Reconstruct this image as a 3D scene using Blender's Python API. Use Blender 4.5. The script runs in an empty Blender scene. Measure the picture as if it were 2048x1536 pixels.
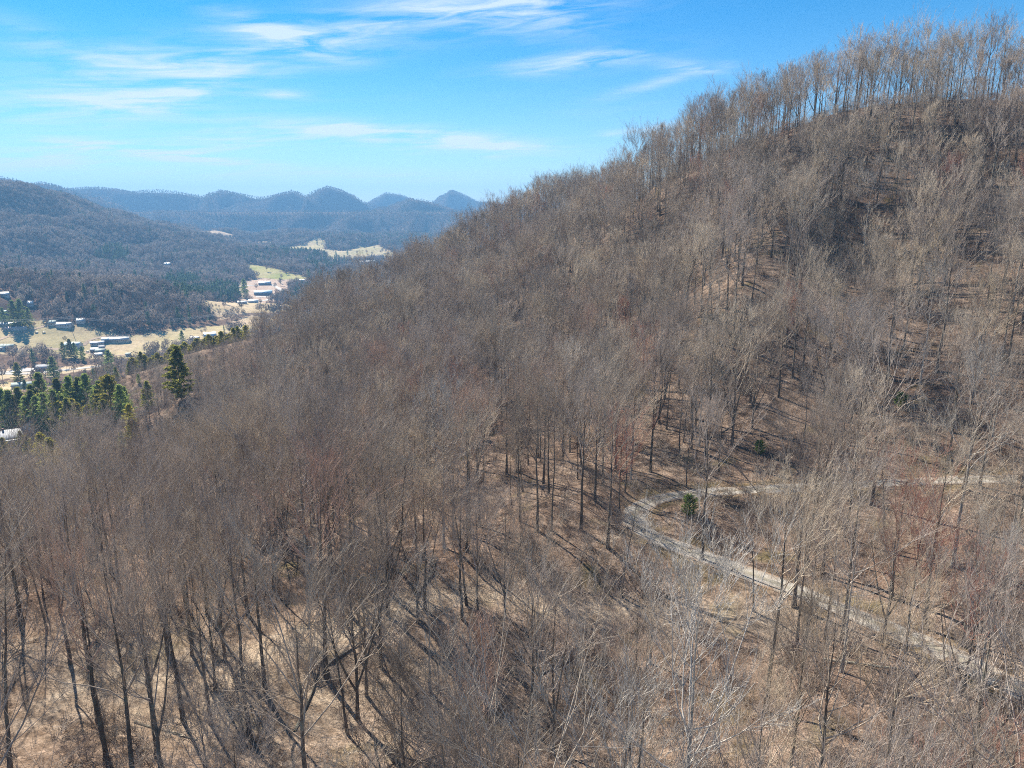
import bpy, math, random
import numpy as np
from math import radians as R, sin, cos, tan, pi
from mathutils import Vector, Matrix

# ------------------------------------------------------------------ camera, sky, sun, exposure
S = bpy.context.scene
COL = S.collection
PITCH = R(13.4)
FPX = 1422.2                       # focal length in pixels of the 2048 px wide photograph
cam_d = bpy.data.cameras.new('camera')
cam_d.lens = 25.0; cam_d.sensor_width = 36.0
cam_d.clip_start = 0.5; cam_d.clip_end = 60000
cam = bpy.data.objects.new('camera', cam_d)
cam.rotation_euler = (R(90) - PITCH, 0, 0)
COL.objects.link(cam); S.camera = cam

SUN_AZ, SUN_EL = R(-36), R(37)     # azimuth from +Y (negative: to the left), elevation
sd = Vector((sin(SUN_AZ) * cos(SUN_EL), cos(SUN_AZ) * cos(SUN_EL), sin(SUN_EL)))
sun_d = bpy.data.lights.new('sun', 'SUN')
sun_d.energy = 5.0; sun_d.angle = R(0.53); sun_d.color = (1.0, 0.925, 0.805)
sun = bpy.data.objects.new('sun', sun_d)
sun.rotation_euler = sd.to_track_quat('Z', 'Y').to_euler()
COL.objects.link(sun)

S.view_settings.view_transform = 'Standard'
S.view_settings.look = 'None'
S.view_settings.exposure = 1.42
S.view_settings.gamma = 1.0
S.view_settings.use_curve_mapping = False
S.render.engine = 'CYCLES'
cy = S.cycles
cy.max_bounces = 4; cy.diffuse_bounces = 2; cy.glossy_bounces = 1; cy.transmission_bounces = 2
cy.volume_bounces = 0; cy.transparent_max_bounces = 4
cy.use_denoising = False
cy.pixel_filter_type = 'BLACKMAN_HARRIS'; cy.filter_width = 1.05
cy.caustics_reflective = False; cy.caustics_refractive = False

def px_dir(u, v):
    """unit direction in the world of a pixel of the 2048 x 1536 photograph"""
    x = (u - 1024) / FPX; y = (768 - v) / FPX
    d = np.array([x, cos(PITCH) + y * sin(PITCH), -sin(PITCH) + y * cos(PITCH)])
    return d / np.linalg.norm(d)

world = bpy.data.worlds.new('World'); S.world = world; world.use_nodes = True
def build_world():
    nt = world.node_tree; nt.nodes.clear(); N = nt.nodes.new; L = nt.links.new
    out = N('ShaderNodeOutputWorld'); bg = N('ShaderNodeBackground')
    sky = N('ShaderNodeTexSky'); sky.sky_type = 'NISHITA'; sky.sun_disc = False
    sky.sun_elevation = SUN_EL; sky.sun_rotation = SUN_AZ
    sky.altitude = 800; sky.air_density = 1.0; sky.dust_density = 0.05; sky.ozone_density = 2.0
    hs = N('ShaderNodeHueSaturation'); hs.inputs['Saturation'].default_value = 1.22; hs.inputs['Value'].default_value = 1.0
    tint = N('ShaderNodeMixRGB'); tint.blend_type = 'MULTIPLY'; tint.inputs[0].default_value = 1; tint.inputs[2].default_value = (.52, .87, 1.07, 1)
    L(sky.outputs[0], tint.inputs[1]); L(tint.outputs[0], hs.inputs['Color'])
    tc = N('ShaderNodeTexCoord')
    def m(op, a, b=None, c=None):
        n = N('ShaderNodeMath'); n.operation = op
        for i, s in enumerate((a, b, c)):
            if s is None: continue
            if isinstance(s, (int, float)): n.inputs[i].default_value = s
            else: L(s, n.inputs[i])
        return n.outputs[0]
    sep = N('ShaderNodeSeparateXYZ'); L(tc.outputs['Generated'], sep.inputs[0])
    az = m('ARCTAN2', sep.outputs[0], sep.outputs[1])
    el = m('ARCSINE', sep.outputs[2])
    # wind-drawn cirrus: noise on a high plane, strongly stretched
    zz = m('MAXIMUM', m('ADD', sep.outputs[2], 0.06), 0.02)
    px = m('DIVIDE', sep.outputs[0], zz); py = m('DIVIDE', sep.outputs[1], zz)
    cmb = N('ShaderNodeCombineXYZ'); L(px, cmb.inputs[0]); L(py, cmb.inputs[1])
    mp = N('ShaderNodeMapping'); mp.inputs['Rotation'].default_value = (0, 0, R(-24)); mp.inputs['Scale'].default_value = (0.55, 1.9, 1)
    L(cmb.outputs[0], mp.inputs[0])
    n1 = N('ShaderNodeTexNoise'); n1.inputs['Scale'].default_value = 1.5; n1.inputs['Detail'].default_value = 9
    n1.inputs['Roughness'].default_value = 0.58; n1.inputs['Distortion'].default_value = 0.5
    L(mp.outputs[0], n1.inputs['Vector'])
    n2 = N('ShaderNodeTexNoise'); n2.inputs['Scale'].default_value = 0.55; n2.inputs['Detail'].default_value = 3
    L(cmb.outputs[0], n2.inputs['Vector'])
    # fibres of the streaks, drawn out along the sky
    fz = N('ShaderNodeCombineXYZ'); L(m('MULTIPLY', m('ADD', az, m('MULTIPLY', el, .9)), 9.0), fz.inputs[0]); L(m('MULTIPLY', m('SUBTRACT', el, m('MULTIPLY', az, .10)), 75.0), fz.inputs[1])
    n3 = N('ShaderNodeTexNoise'); n3.inputs['Scale'].default_value = 1.0; n3.inputs['Detail'].default_value = 7; n3.inputs['Roughness'].default_value = .6; n3.inputs['Distortion'].default_value = .7
    L(fz.outputs[0], n3.inputs['Vector'])
    fine = m('ADD', m('MULTIPLY', n1.outputs[0], .45), m('MULTIPLY', n3.outputs[0], .55))
    thin = m('MULTIPLY', m('SMOOTH_MIN', m('MAXIMUM', m('MULTIPLY', m('SUBTRACT', fine, 0.47), 2.2), 0.0), 0.8, 0.1),
             m('MINIMUM', m('MAXIMUM', m('MULTIPLY', m('SUBTRACT', n2.outputs[0], 0.44), 3.0), 0.0), 1.0))
    total = m('MULTIPLY', thin, 0.55)
    # streaks: azimuth, elevation, half length, half height (degrees), tilt, strength
    W = [(700, 62, 17.0, 1.5, 13, .75), (1050, 25, 6.0, 1.2, -2, 1.0), (570, 72, 4.0, 0.8, -14, .9),
         (140, 215, 6.5, 1.1, 6, .85), (350, 190, 4.0, 0.9, 14, .8), (1160, 122, 5.5, 0.65, 5, .95),
         (1385, 137, 2.2, .4, -8, .6), (1290, 172, 3.2, .35, 12, .75), (330, 308, 6.0, .38, -5, 2.2),
         (40, 322, 5.0, .75, 6, 1.7), (800, 273, 9.0, .75, -4, 1.2), (690, 258, 1.8, .3, 3, 1.2),
         (330, 130, 6.0, .9, 3, .5), (460, 280, 5.0, .7, 6, 0.9), (560, 190, 2.0, .3, -2, .6),
         (1310, 258, 2.5, .3, 4, 1.0), (1000, 292, 4.0, .3, -2, 0.9), (600, 352, 12, .5, 0, 0.8), (100, 88, 4.0, 1.0, -14, .3),
         (1215, 268, 1.0, .2, 0, .6), (990, 316, 1.0, .2, 0, .5), (1450, 130, 1.0, .25, 0, .45)]
    for (u, v, hl, hh, tilt, k) in W:
        d = px_dir(u, v); a0 = math.atan2(d[0], d[1]); e0 = math.asin(d[2])
        da = m('MULTIPLY', m('SUBTRACT', az, a0), cos(e0)); de = m('SUBTRACT', el, e0)
        ct, st = cos(R(tilt)), sin(R(tilt))
        x = m('ADD', m('MULTIPLY', da, ct), m('MULTIPLY', de, st))
        y = m('SUBTRACT', m('MULTIPLY', de, ct), m('MULTIPLY', da, st))
        q = m('ADD', m('POWER', m('ABSOLUTE', m('DIVIDE', x, R(hl))), 2.0), m('POWER', m('ABSOLUTE', m('DIVIDE', y, R(hh))), 2.0))
        g = m('POWER', 2.718, m('MULTIPLY', q, -1.0))
        s = m('MULTIPLY', g, m('MULTIPLY', m('MAXIMUM', m('SUBTRACT', fine, 0.40), 0.0), 5.2 * k))
        total = m('ADD', total, s)
    total = m('MINIMUM', m('MULTIPLY', total, 0.95), 0.85)
    total = m('MULTIPLY', total, m('MINIMUM', m('MAXIMUM', m('MULTIPLY', el, 14.0), 0.0), 1.0))
    mix = N('ShaderNodeMixRGB'); L(total, mix.inputs[0]); L(hs.outputs[0], mix.inputs[1])
    mix.inputs[2].default_value = (6.4, 7.3, 8.0, 1)
    low = N('ShaderNodeMixRGB'); L(m('MULTIPLY', m('POWER', 2.718, m('MULTIPLY', m('ABSOLUTE', el), -1 / R(4.3))), .95), low.inputs[0])
    L(mix.outputs[0], low.inputs[1]); low.inputs[2].default_value = (8.6, 8.7, 8.2, 1)        # pale air towards the horizon
    L(low.outputs[0], bg.inputs[0]); bg.inputs[1].default_value = 0.05
    L(bg.outputs[0], out.inputs[0])
build_world()

# ------------------------------------------------------------------ numeric helpers
rng = np.random.default_rng(11)
random.seed(5)

def perlin(x, y, seed=0):
    x = np.asarray(x, float); y = np.asarray(y, float)
    xi = np.floor(x).astype(np.int64); yi = np.floor(y).astype(np.int64)
    xf = x - xi; yf = y - yi
    def g(ix, iy, dx, dy):
        h = (ix * 374761393 + iy * 668265263 + seed * 974711) & 0xffffffff
        h = ((h ^ (h >> 13)) * 1274126177) & 0xffffffff
        h = (h ^ (h >> 16)) & 0xffff
        a = h / 65536.0 * 2 * pi
        return np.cos(a) * dx + np.sin(a) * dy
    sx = xf * xf * xf * (xf * (xf * 6 - 15) + 10); sy = yf * yf * yf * (yf * (yf * 6 - 15) + 10)
    a = g(xi, yi, xf, yf) * (1 - sx) + g(xi + 1, yi, xf - 1, yf) * sx
    b = g(xi, yi + 1, xf, yf - 1) * (1 - sx) + g(xi + 1, yi + 1, xf - 1, yf - 1) * sx
    return (a * (1 - sy) + b * sy) * 1.4

def fbm(x, y, seed=0, octv=4, gain=.5):
    t = 0; a = 1
    for i in range(octv):
        t = t + a * perlin(x * 2 ** i, y * 2 ** i, seed + i * 17); a *= gain
    return t

class TPS:
    def __init__(self, P, Z, scale, reg=1e-3):
        self.s = scale; P = np.asarray(P, float) / scale; n = len(P); self.P = P
        A = np.zeros((n + 3, n + 3)); A[:n, :n] = self.k(P, P) + reg * np.eye(n)
        A[:n, n] = 1; A[:n, n + 1:] = P; A[n, :n] = 1; A[n + 1:, :n] = P.T
        self.w = np.linalg.solve(A, np.concatenate([Z, [0, 0, 0]]))
    @staticmethod
    def k(a, b):
        d2 = ((a[:, None] - b[None]) ** 2).sum(-1)
        return 0.5 * d2 * np.log(d2 + 1e-12)
    def __call__(self, x, y):
        x = np.asarray(x, float); sh = x.shape
        q = np.stack([x.ravel(), np.asarray(y, float).ravel()], 1) / self.s
        out = np.empty(len(q)); n = len(self.P)
        for i in range(0, len(q), 20000):
            c = q[i:i + 20000]
            out[i:i + 20000] = self.k(c, self.P) @ self.w[:n] + self.w[n] + c @ self.w[n + 1:]
        return out.reshape(sh)

def at_h(u, v, H):
    """point on the ray of a photograph pixel at horizontal distance H"""
    d = px_dir(u, v); return d * (H / math.hypot(d[0], d[1]))
def at_z(u, v, z):
    d = px_dir(u, v); return d * (z / d[2])
def project(p):
    """world points (n,3) to photograph pixels"""
    p = np.atleast_2d(p); cp, sp = cos(PITCH), sin(PITCH)
    f = p[:, 1] * cp - p[:, 2] * sp; up = p[:, 1] * sp + p[:, 2] * cp
    f = np.where(f < .1, .1, f)
    return 1024 + FPX * p[:, 0] / f, 768 - FPX * up / f, f

# ------------------------------------------------------------------ shape of the land
near_px = [(0, 1536, 72), (500, 1536, 64), (1024, 1536, 60), (1500, 1536, 62), (2048, 1536, 74),
    (380, 1380, 84), (750, 1230, 95), (1060, 1060, 116), (1440, 1130, 110), (1250, 1030, 125), (1400, 985, 135),
    (1740, 970, 140), (2048, 955, 145), (1600, 1190, 102), (1900, 1310, 93), (2048, 1390, 88), (1200, 1200, 98), (1200, 1400, 74),
    (1870, 720, 185), (1490, 560, 210), (200, 1180, 122), (100, 1110, 195), (400, 1020, 205), (700, 900, 195),
    (700, 750, 290), (1060, 900, 170), (1060, 700, 265), (1060, 560, 370), (1300, 800, 190), (1300, 600, 260),
    (1700, 550, 225), (1700, 800, 170), (2048, 700, 185), (2048, 450, 225), (550, 1110, 128), (450, 900, 275), (40, 1045, 290), (200, 988, 290)]
strip_px = [(515, 688, 465), (450, 704, 475), (400, 717, 482), (350, 731, 490), (300, 746, 500), (250, 762, 515)]
ridge_px = [(2048, 235, 262), (1850, 235, 268), (1700, 250, 280), (1600, 275, 285), (1480, 305, 298), (1350, 350, 340), (1200, 425, 415),
    (1050, 465, 495), (940, 515, 475), (850, 562, 440), (730, 622, 405), (590, 712, 375), (480, 765, 350),
    (360, 808, 318), (220, 856, 395), (40, 882, 468)]
NP = [at_h(*p) for p in near_px]; RP = [at_h(*p) for p in ridge_px]
extra = []
for i, p in enumerate(RP):
    h = math.hypot(p[0], p[1]); t = i / (len(RP) - 1)
    for ds, dz in ((120, -50), (300, -150), (480, -260)):
        if ds == 120 and 12 <= i <= 14: continue
        f = (h + ds) / h
        z = p[2] + dz * (1.0 if i < 9 else .75 if i < 14 else .30)
        extra.append((p[0] * f, p[1] * f, z))
extra += [(0, 0, -49), (0, -150, -42), (-150, -120, -60), (150, -100, -40), (125, 72, -40), (230, 130, 28), (330, 250, 10), (280, -40, 20),
          (-100, 60, -58), (-250, 140, -90), (-420, 250, -140), (-560, 330, -185), (-350, -50, -120), (-700, 350, -230), (450, 300, -60), (400, 0, 0)]
AP = np.array(NP + RP + [at_h(*p) for p in strip_px] + [np.array(e) for e in extra])
near_tps = TPS(AP[:, :2], AP[:, 2], 100.0, 2e-3)

val_z = [(30, 795, -172), (-250, 800, -172), (100, 745, -177), (-200, 745, -177), (230, 705, -176), (330, 692, -171), (450, 662, -165), (100, 665, -158), (20, 640, -146), (-150, 640, -135),
         (190, 655, -155), (520, 645, -168), (150, 780, -178), (440, 720, -176), (620, 640, -178), (800, 600, -178),
         (520, 582, -170), (490, 605, -172), (600, 575, -170), (560, 545, -152), (500, 530, -140), (660, 545, -172), (800, 540, -172),
         (680, 522, -162), (780, 520, -162), (900, 520, -165)]
val_h = [(430, 610, 1420), (500, 606, 1420), (590, 616, 1400),                       # knoll with the hayfield
         (-200, 515, 1500), (0, 530, 1450), (100, 540, 1450), (200, 557, 1430), (300, 572, 1380), (380, 592, 1320), (440, 635, 1240),
         (0, 590, 1270), (150, 600, 1240), (300, 620, 1220),                            # lower wooded spur
         (0, 528, 1950), (180, 545, 1900), (330, 548, 2050), (420, 540, 2150),
         (-300, 345, 2900), (0, 379, 2750), (100, 394, 2750), (160, 408, 2750), (250, 437, 2720), (330, 464, 2650), (420, 492, 2500), (480, 512, 2350),
         (100, 460, 2350), (250, 490, 2350), (0, 450, 2350), (-250, 450, 2350), (350, 510, 2250),
         (430, 463, 3300), (465, 470, 3250), (530, 486, 3100), (590, 492, 3000), (640, 478, 3050), (740, 491, 2950), (850, 505, 2950),
         (600, 470, 3600), (700, 468, 3600), (820, 470, 3600), (950, 470, 3600), (600, 505, 2500), (650, 515, 2450), (600, 530, 2150), (670, 540, 2050)]
VP = [at_z(*p) for p in val_z] + [at_h(*p) for p in val_h]
VP += [np.array(p) for p in [(-3000, 3400, -60), (-2600, 3900, -100), (-3200, 2000, 60), (-2600, 1300, -20), (-1600, 900, -100), (-1800, 400, -120),
       (-1000, 4400, -100), (0, 4400, -100), (1200, 4400, -100), (1500, 3000, -150), (1500, 1500, -170), (1500, 500, -170), (600, 1000, -178),
       (0, 300, -200), (-700, 200, -185), (-1200, 100, -170), (0, 800, -190), (600, 100, -200), (0, -200, -230), (1500, -100, -200)]]
VP = np.array(VP)
val_tps = TPS(VP[:, :2], VP[:, 2], 500.0, 4e-4)

def valley(x, y):
    x = np.asarray(x, float); y = np.asarray(y, float)
    z = val_tps(x, y)
    hilly = np.clip((z + 150) / 60, 0, 1)
    far = np.clip((y - 3750) / 800, 0, 1); z = z - 170 * far * far * (3 - 2 * far)          # the far ranges take over
    return z + (fbm(x / 260, y / 260, 3, 3) * 15 - 8 + (np.abs(perlin(x / 240, y / 420, 88)) - .45) * 48) * hilly + fbm(x / 60, y / 60, 8, 2) * 1.2

# gravel track: pixels of its centre line with horizontal distances
road_px = [(2330, 1530, 80), (2200, 1460, 83), (2048, 1385, 88), (1900, 1308, 93), (1760, 1250, 97), (1600, 1185, 102), (1500, 1148, 106), (1400, 1110, 111), (1330, 1085, 115),
           (1275, 1060, 120), (1255, 1035, 125), (1275, 1010, 130), (1330, 993, 134), (1400, 985, 136.5), (1560, 977, 139), (1740, 968, 141.5), (1900, 960, 144), (2048, 957, 146), (2250, 950, 152), (2500, 945, 160)]
bench_px = [(560, 1300, 87), (740, 1240, 94.5), (820, 1205, 97), (900, 1180, 100), (1010, 1190, 98.5), (1120, 1215, 96), (1250, 1225, 96.5), (1420, 1225, 96.8), (1560, 1250, 95)]
def spline(P, step=1.5):
    P = np.array(P, float); n = len(P)
    E = np.vstack([2 * P[0] - P[1], P, 2 * P[-1] - P[-2]]); out = []
    for i in range(n - 1):
        p0, p1, p2, p3 = E[i], E[i + 1], E[i + 2], E[i + 3]
        k = max(2, int(np.linalg.norm(p2 - p1) / step))
        t = np.linspace(0, 1, k, endpoint=False)[:, None]
        out.append(.5 * (2 * p1 + (p2 - p0) * t + (2 * p0 - 5 * p1 + 4 * p2 - p3) * t ** 2 + (3 * p1 - p0 - 3 * p2 + p3) * t ** 3))
    out.append(P[-1:]); return np.vstack(out)
def smooth(A, n):
    for _ in range(n):
        B = A.copy(); B[1:-1] = (A[:-2] + A[1:-1] * 2 + A[2:]) / 4; A = B
    return A
road_c = smooth(spline([at_h(*p) for p in road_px]), 12)
bench_c = smooth(spline([at_h(*p) for p in bench_px]), 12)
def seg_near(c, x, y):
    """distance to a polyline given as dense points, and height of the closest one"""
    x = np.asarray(x, float); sh = x.shape
    q = np.stack([x.ravel(), np.asarray(y, float).ravel()], 1)
    d = np.full(len(q), 1e9); z = np.zeros(len(q))
    lo, hi = c[:, :2].min(0) - 14, c[:, :2].max(0) + 14
    I = np.where(((q > lo) & (q < hi)).all(1))[0]
    for i in range(0, len(I), 8000):
        k = I[i:i + 8000]
        D = ((q[k][:, None] - c[None, :, :2]) ** 2).sum(-1); j = D.argmin(1)
        d[k] = np.sqrt(D[np.arange(len(k)), j]); z[k] = c[j, 2]
    return d.reshape(sh), z.reshape(sh)

def near_raw(x, y):
    x = np.asarray(x, float); y = np.asarray(y, float)
    z = near_tps(x, y)
    return z + fbm(x / 42, y / 42, 21, 3) * 2.2 + fbm(x / 9, y / 9, 5, 2) * .25
def near(x, y):
    z = near_raw(x, y)
    for c, w, b in ((bench_c, 2.6, 6.0), (road_c, 2.6, 6.5)):
        d, zc = seg_near(c, x, y)
        t = np.clip((d - w) / b, 0, 1); t = t * t * (3 - 2 * t)
        z = zc * (1 - t) + z * t
    return z

# far ranges: silhouette pixels and distance
ranges = [
  ([(-700, 340), (-300, 352), (-100, 348), (0, 351), (30, 356), (55, 364), (85, 362), (110, 368), (150, 380), (200, 396), (260, 420)], 4300, .42, 31),
  ([(-600, 372), (-200, 378), (0, 380), (130, 378), (160, 373), (205, 373), (260, 382), (310, 377), (350, 381), (405, 391), (440, 378), (470, 384), (520, 393), (555, 388), (585, 379), (606, 392),
    (625, 381), (655, 371), (678, 377), (700, 386), (735, 406), (760, 412), (820, 424), (900, 440), (1100, 450), (1500, 450)], 5400, .34, 32),
  ([(600, 450), (740, 432), (780, 409), (820, 395), (860, 400), (900, 412), (950, 432), (1000, 440), (1100, 430), (1300, 430)], 4700, .36, 33),
  ([(500, 420), (690, 410), (735, 404), (770, 384), (800, 387), (840, 401), (862, 404), (885, 389), (905, 379), (930, 389), (960, 403), (1000, 404), (1060, 402), (1200, 396), (1500, 400), (1900, 395)], 6700, .36, 34)]
RG = []
for pts, D, sl, seed in ranges:
    W = np.array([px_dir(u, v) for u, v in pts]); W = W * (D / W[:, 1])[:, None]
    RG.append((W[:, 0], W[:, 2] - 12, D, sl, seed))
def mountains(x, y):
    x = np.asarray(x, float); y = np.asarray(y, float)
    best = np.full(x.shape, -400.0)
    for X, Z, D, sl, seed in RG:
        wob = fbm(x / 700, y / 900, seed, 2) * 120
        yy = y - D
        fade = np.clip(np.abs(yy) / 260, 0, 1)
        zr = np.interp(x, X, Z)
        xs = np.interp(x + wob * fade, X, Z) * fade + zr * (1 - fade)
        rid = 1 - np.abs(perlin(x / 560 + fbm(x / 900, y / 900, seed + 7, 2) * .4, y / 1900, seed + 3))     # spurs running down
        rid2 = 1 - np.abs(perlin(x / 140, y / 420, seed + 5))
        z = xs - np.abs(yy) * sl * (1.0 + .25 * fbm(x / 500, y / 500, seed + 9, 2)) + fade * ((rid - .85) * 420 + (rid2 - .75) * 110)
        best = np.maximum(best, z)
    return best

# ------------------------------------------------------------------ mesh and material helpers
def mesh_np(name, V, faces, mats=(), smooth_=False, midx=None):
    """faces: list of integer arrays (n, k)"""
    me = bpy.data.meshes.new(name)
    V = np.asarray(V, np.float32)
    loops = np.concatenate([f.ravel() for f in faces]).astype(np.int32)
    sizes = np.concatenate([np.full(len(f), f.shape[1], np.int32) for f in faces])
    starts = np.concatenate([[0], np.cumsum(sizes)[:-1]]).astype(np.int32)
    me.vertices.add(len(V)); me.vertices.foreach_set('co', V.ravel())
    me.loops.add(len(loops)); me.loops.foreach_set('vertex_index', loops)
    me.polygons.add(len(sizes)); me.polygons.foreach_set('loop_start', starts)
    if smooth_: me.polygons.foreach_set('use_smooth', np.ones(len(sizes), bool))
    for m in mats: me.materials.append(m)
    if midx is not None: me.polygons.foreach_set('material_index', np.asarray(midx, np.int32))
    me.update(calc_edges=True)
    return me
def grid_faces(nx, ny):
    i = np.arange(nx * ny).reshape(ny, nx)
    return np.stack([i[:-1, :-1], i[:-1, 1:], i[1:, 1:], i[1:, :-1]], -1).reshape(-1, 4)
def link(name, me, parent=None, loc=None, kind=None):
    o = bpy.data.objects.new(name, me); COL.objects.link(o)
    if parent is not None: o.parent = parent
    if loc is not None: o.location = loc
    if kind: o['kind'] = kind
    return o
def thing(name, label, cat, loc, rotz=0, group=None, scale=None):
    o = bpy.data.objects.new(name, None); COL.objects.link(o)
    o.empty_display_size = .3
    o.location = loc; o.rotation_euler = (0, 0, rotz)
    if scale: o.scale = (scale,) * 3 if isinstance(scale, (int, float)) else scale
    o['label'] = label; o['category'] = cat
    if group: o['group'] = group
    return o
def add_attr(me, name, vals):
    a = me.attributes.new(name, 'FLOAT', 'POINT'); a.data.foreach_set('value', np.asarray(vals, np.float32).ravel())

class NT:
    def __init__(self, name):
        self.m = bpy.data.materials.new(name); self.m.use_nodes = True
        self.t = self.m.node_tree; self.t.nodes.clear()
        self.out = self.t.nodes.new('ShaderNodeOutputMaterial')
    def n(self, typ, **kw):
        x = self.t.nodes.new(typ)
        for k, v in kw.items():
            if k in x.inputs: x.inputs[k].default_value = v
            else: setattr(x, k, v)
        return x
    def l(self, a, b): self.t.links.new(a, b)
    def noise(self, scale, detail=4, rough=.55, vec=None, dist=0):
        x = self.n('ShaderNodeTexNoise'); x.inputs['Scale'].default_value = scale; x.inputs['Detail'].default_value = detail
        x.inputs['Roughness'].default_value = rough; x.inputs['Distortion'].default_value = dist
        if vec is not None: self.l(vec, x.inputs['Vector'])
        return x.outputs[0]
    def ramp(self, fac, stops):
        x = self.n('ShaderNodeValToRGB'); e = x.color_ramp.elements
        e[0].position, e[0].color = stops[0][0], (*stops[0][1], 1)
        e[1].position, e[1].color = stops[-1][0], (*stops[-1][1], 1)
        for p, c in stops[1:-1]:
            k = e.new(p); k.color = (*c, 1)
        self.l(fac, x.inputs[0]); return x.outputs[0]
    def mix(self, fac, a, b, typ='MIX'):
        x = self.n('ShaderNodeMixRGB'); x.blend_type = typ
        for i, s in enumerate((fac, a, b)):
            if isinstance(s, (int, float)): x.inputs[i].default_value = s
            elif isinstance(s, tuple): x.inputs[i].default_value = (*s, 1)
            else: self.l(s, x.inputs[i])
        return x.outputs[0]
    def math(self, op, a, b=0, c=0):
        x = self.n('ShaderNodeMath'); x.operation = op
        for i, s in enumerate((a, b, c)):
            if isinstance(s, (int, float)): x.inputs[i].default_value = s
            else: self.l(s, x.inputs[i])
        return x.outputs[0]
    def step(self, val, lo, hi):
        x = self.n('ShaderNodeMapRange'); x.inputs[1].default_value = lo; x.inputs[2].default_value = hi
        self.l(val, x.inputs[0]); return x.outputs[0]
    def attr(self, name):
        x = self.n('ShaderNodeAttribute'); x.attribute_name = name; return x.outputs['Fac']
    def coord(self, which='Object'):
        return self.n('ShaderNodeTexCoord').outputs[which]
    def rnd(self): return self.n('ShaderNodeObjectInfo').outputs['Random']
    def finish(self, col, rough=.9, spec=.2, bump=None, bstr=.5, bdist=.1, diffuse=False, metal=0):
        if diffuse: b = self.n('ShaderNodeBsdfDiffuse')
        else:
            b = self.n('ShaderNodeBsdfPrincipled'); b.inputs['Roughness'].default_value = rough
            b.inputs['Specular IOR Level'].default_value = spec; b.inputs['Metallic'].default_value = metal
        ci = b.inputs[0]
        if isinstance(col, tuple): ci.default_value = (*col, 1)
        else: self.l(col, ci)
        if bump is not None:
            bp = self.n('ShaderNodeBump'); bp.inputs['Strength'].default_value = bstr; bp.inputs['Distance'].default_value = bdist
            self.l(bump, bp.inputs['Height']); self.l(bp.outputs[0], b.inputs['Normal'])
        self.l(b.outputs[0], self.out.inputs['Surface']); return self.m

def mat_litter():
    t = NT('leaf_litter'); c = t.coord()
    big = t.noise(.035, 4, .6, c); mid = t.noise(.45, 5, .65, c); fine = t.noise(3.2, 4, .7, c)
    a = t.ramp(mid, [(.28, (.115, .078, .056)), (.45, (.225, .163, .122)), (.58, (.33, .247, .19)), (.75, (.45, .355, .28))])
    b = t.ramp(mid, [(.3, (.095, .063, .046)), (.5, (.185, .128, .095)), (.7, (.30, .213, .162))])
    col = t.mix(t.step(big, .42, .6), a, b)
    dk = t.ramp(fine, [(.3, (.22, .20, .19)), (.46, (.75, .74, .73)), (.56, (1.0, 1.0, 1.0)), (.68, (1.5, 1.46, 1.38))])
    col = t.mix(1.0, col, dk, 'MULTIPLY')
    moss = t.math('MULTIPLY', t.step(t.noise(.12, 3, .5, c), .6, .72), .5)
    col = t.mix(moss, col, (.13, .12, .045))
    col = t.mix(t.attr('bench_and_sun'), col, t.ramp(mid, [(.3, (.28, .20, .14)), (.5, (.48, .38, .275)), (.7, (.62, .52, .39))]))  # pale track of the bench, plus sunlight painted onto the spur nose
    col = t.mix(t.attr('verge'), col, t.ramp(mid, [(.3, (.15, .12, .05)), (.7, (.32, .25, .12))]))
    return t.finish(col, diffuse=True, bump=fine, bstr=.9, bdist=.35)
def mat_gravel():
    t = NT('gravel'); c = t.coord()
    f = t.noise(5.0, 4, .7, c); g = t.noise(.5, 4, .6, c)
    col = t.ramp(f, [(.3, (.22, .21, .195)), (.5, (.35, .335, .31)), (.7, (.47, .45, .42))])
    col = t.mix(t.step(g, .5, .7), col, (.25, .19, .14))
    track = t.ramp(t.noise(.9, 3, .6, c), [(.3, (.80, .76, .70)), (.7, (1.08, 1.05, 1.0))]); col = t.mix(1.0, col, track, 'MULTIPLY')
    side = t.attr('side')          # 0 in the middle, 1 at the edge
    crown = t.step(side, .30, .08)
    col = t.mix(t.math('MULTIPLY', crown, .6), col, (.17, .15, .09))
    col = t.mix(t.math('MULTIPLY', t.step(side, .72, 1.0), t.step(g, .35, .6)), col, (.24, .15, .09))
    return t.finish(col, diffuse=True, bump=f, bstr=.6, bdist=.1)
def mat_valley():
    t = NT('valley_ground'); c = t.coord()
    n1 = t.noise(.012, 5, .6, c); n2 = t.noise(.11, 4, .65, c); n3 = t.noise(.5, 3, .6, c)
    wood = t.ramp(n2, [(.3, (.09, .062, .05)), (.55, (.17, .115, .085)), (.75, (.25, .17, .12))])
    hay = t.ramp(n1, [(.3, (.46, .34, .21)), (.5, (.62, .48, .31)), (.7, (.50, .42, .23))])
    hay = t.mix(t.math('MULTIPLY', t.step(n2, .45, .68), .75), hay, (.26, .19, .125))
    grn = t.ramp(n1, [(.3, (.22, .26, .07)), (.7, (.36, .33, .13))])
    gv = t.attr('green'); hay = t.mix(gv, hay, grn)
    dirt = t.ramp(n2, [(.3, (.34, .22, .16)), (.55, (.50, .38, .30)), (.7, (.60, .50, .42))])
    hay = t.mix(t.attr('dirt'), hay, dirt)
    e = t.math('ADD', t.attr('field'), t.math('MULTIPLY', t.math('SUBTRACT', n2, .5), 75))
    col = t.mix(t.step(e, -2, 2), wood, hay)
    col = t.mix(1.0, col, t.ramp(n3, [(.3, (.75, .75, .75)), (.7, (1.15, 1.15, 1.15))]), 'MULTIPLY')
    return t.finish(col, diffuse=True)
def mat_mountain():
    t = NT('mountain_forest_floor'); c = t.coord()
    n2 = t.noise(.03, 4, .65, c)
    return t.finish(t.ramp(n2, [(.3, (.075, .06, .055)), (.7, (.15, .115, .095))]), diffuse=True)
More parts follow.
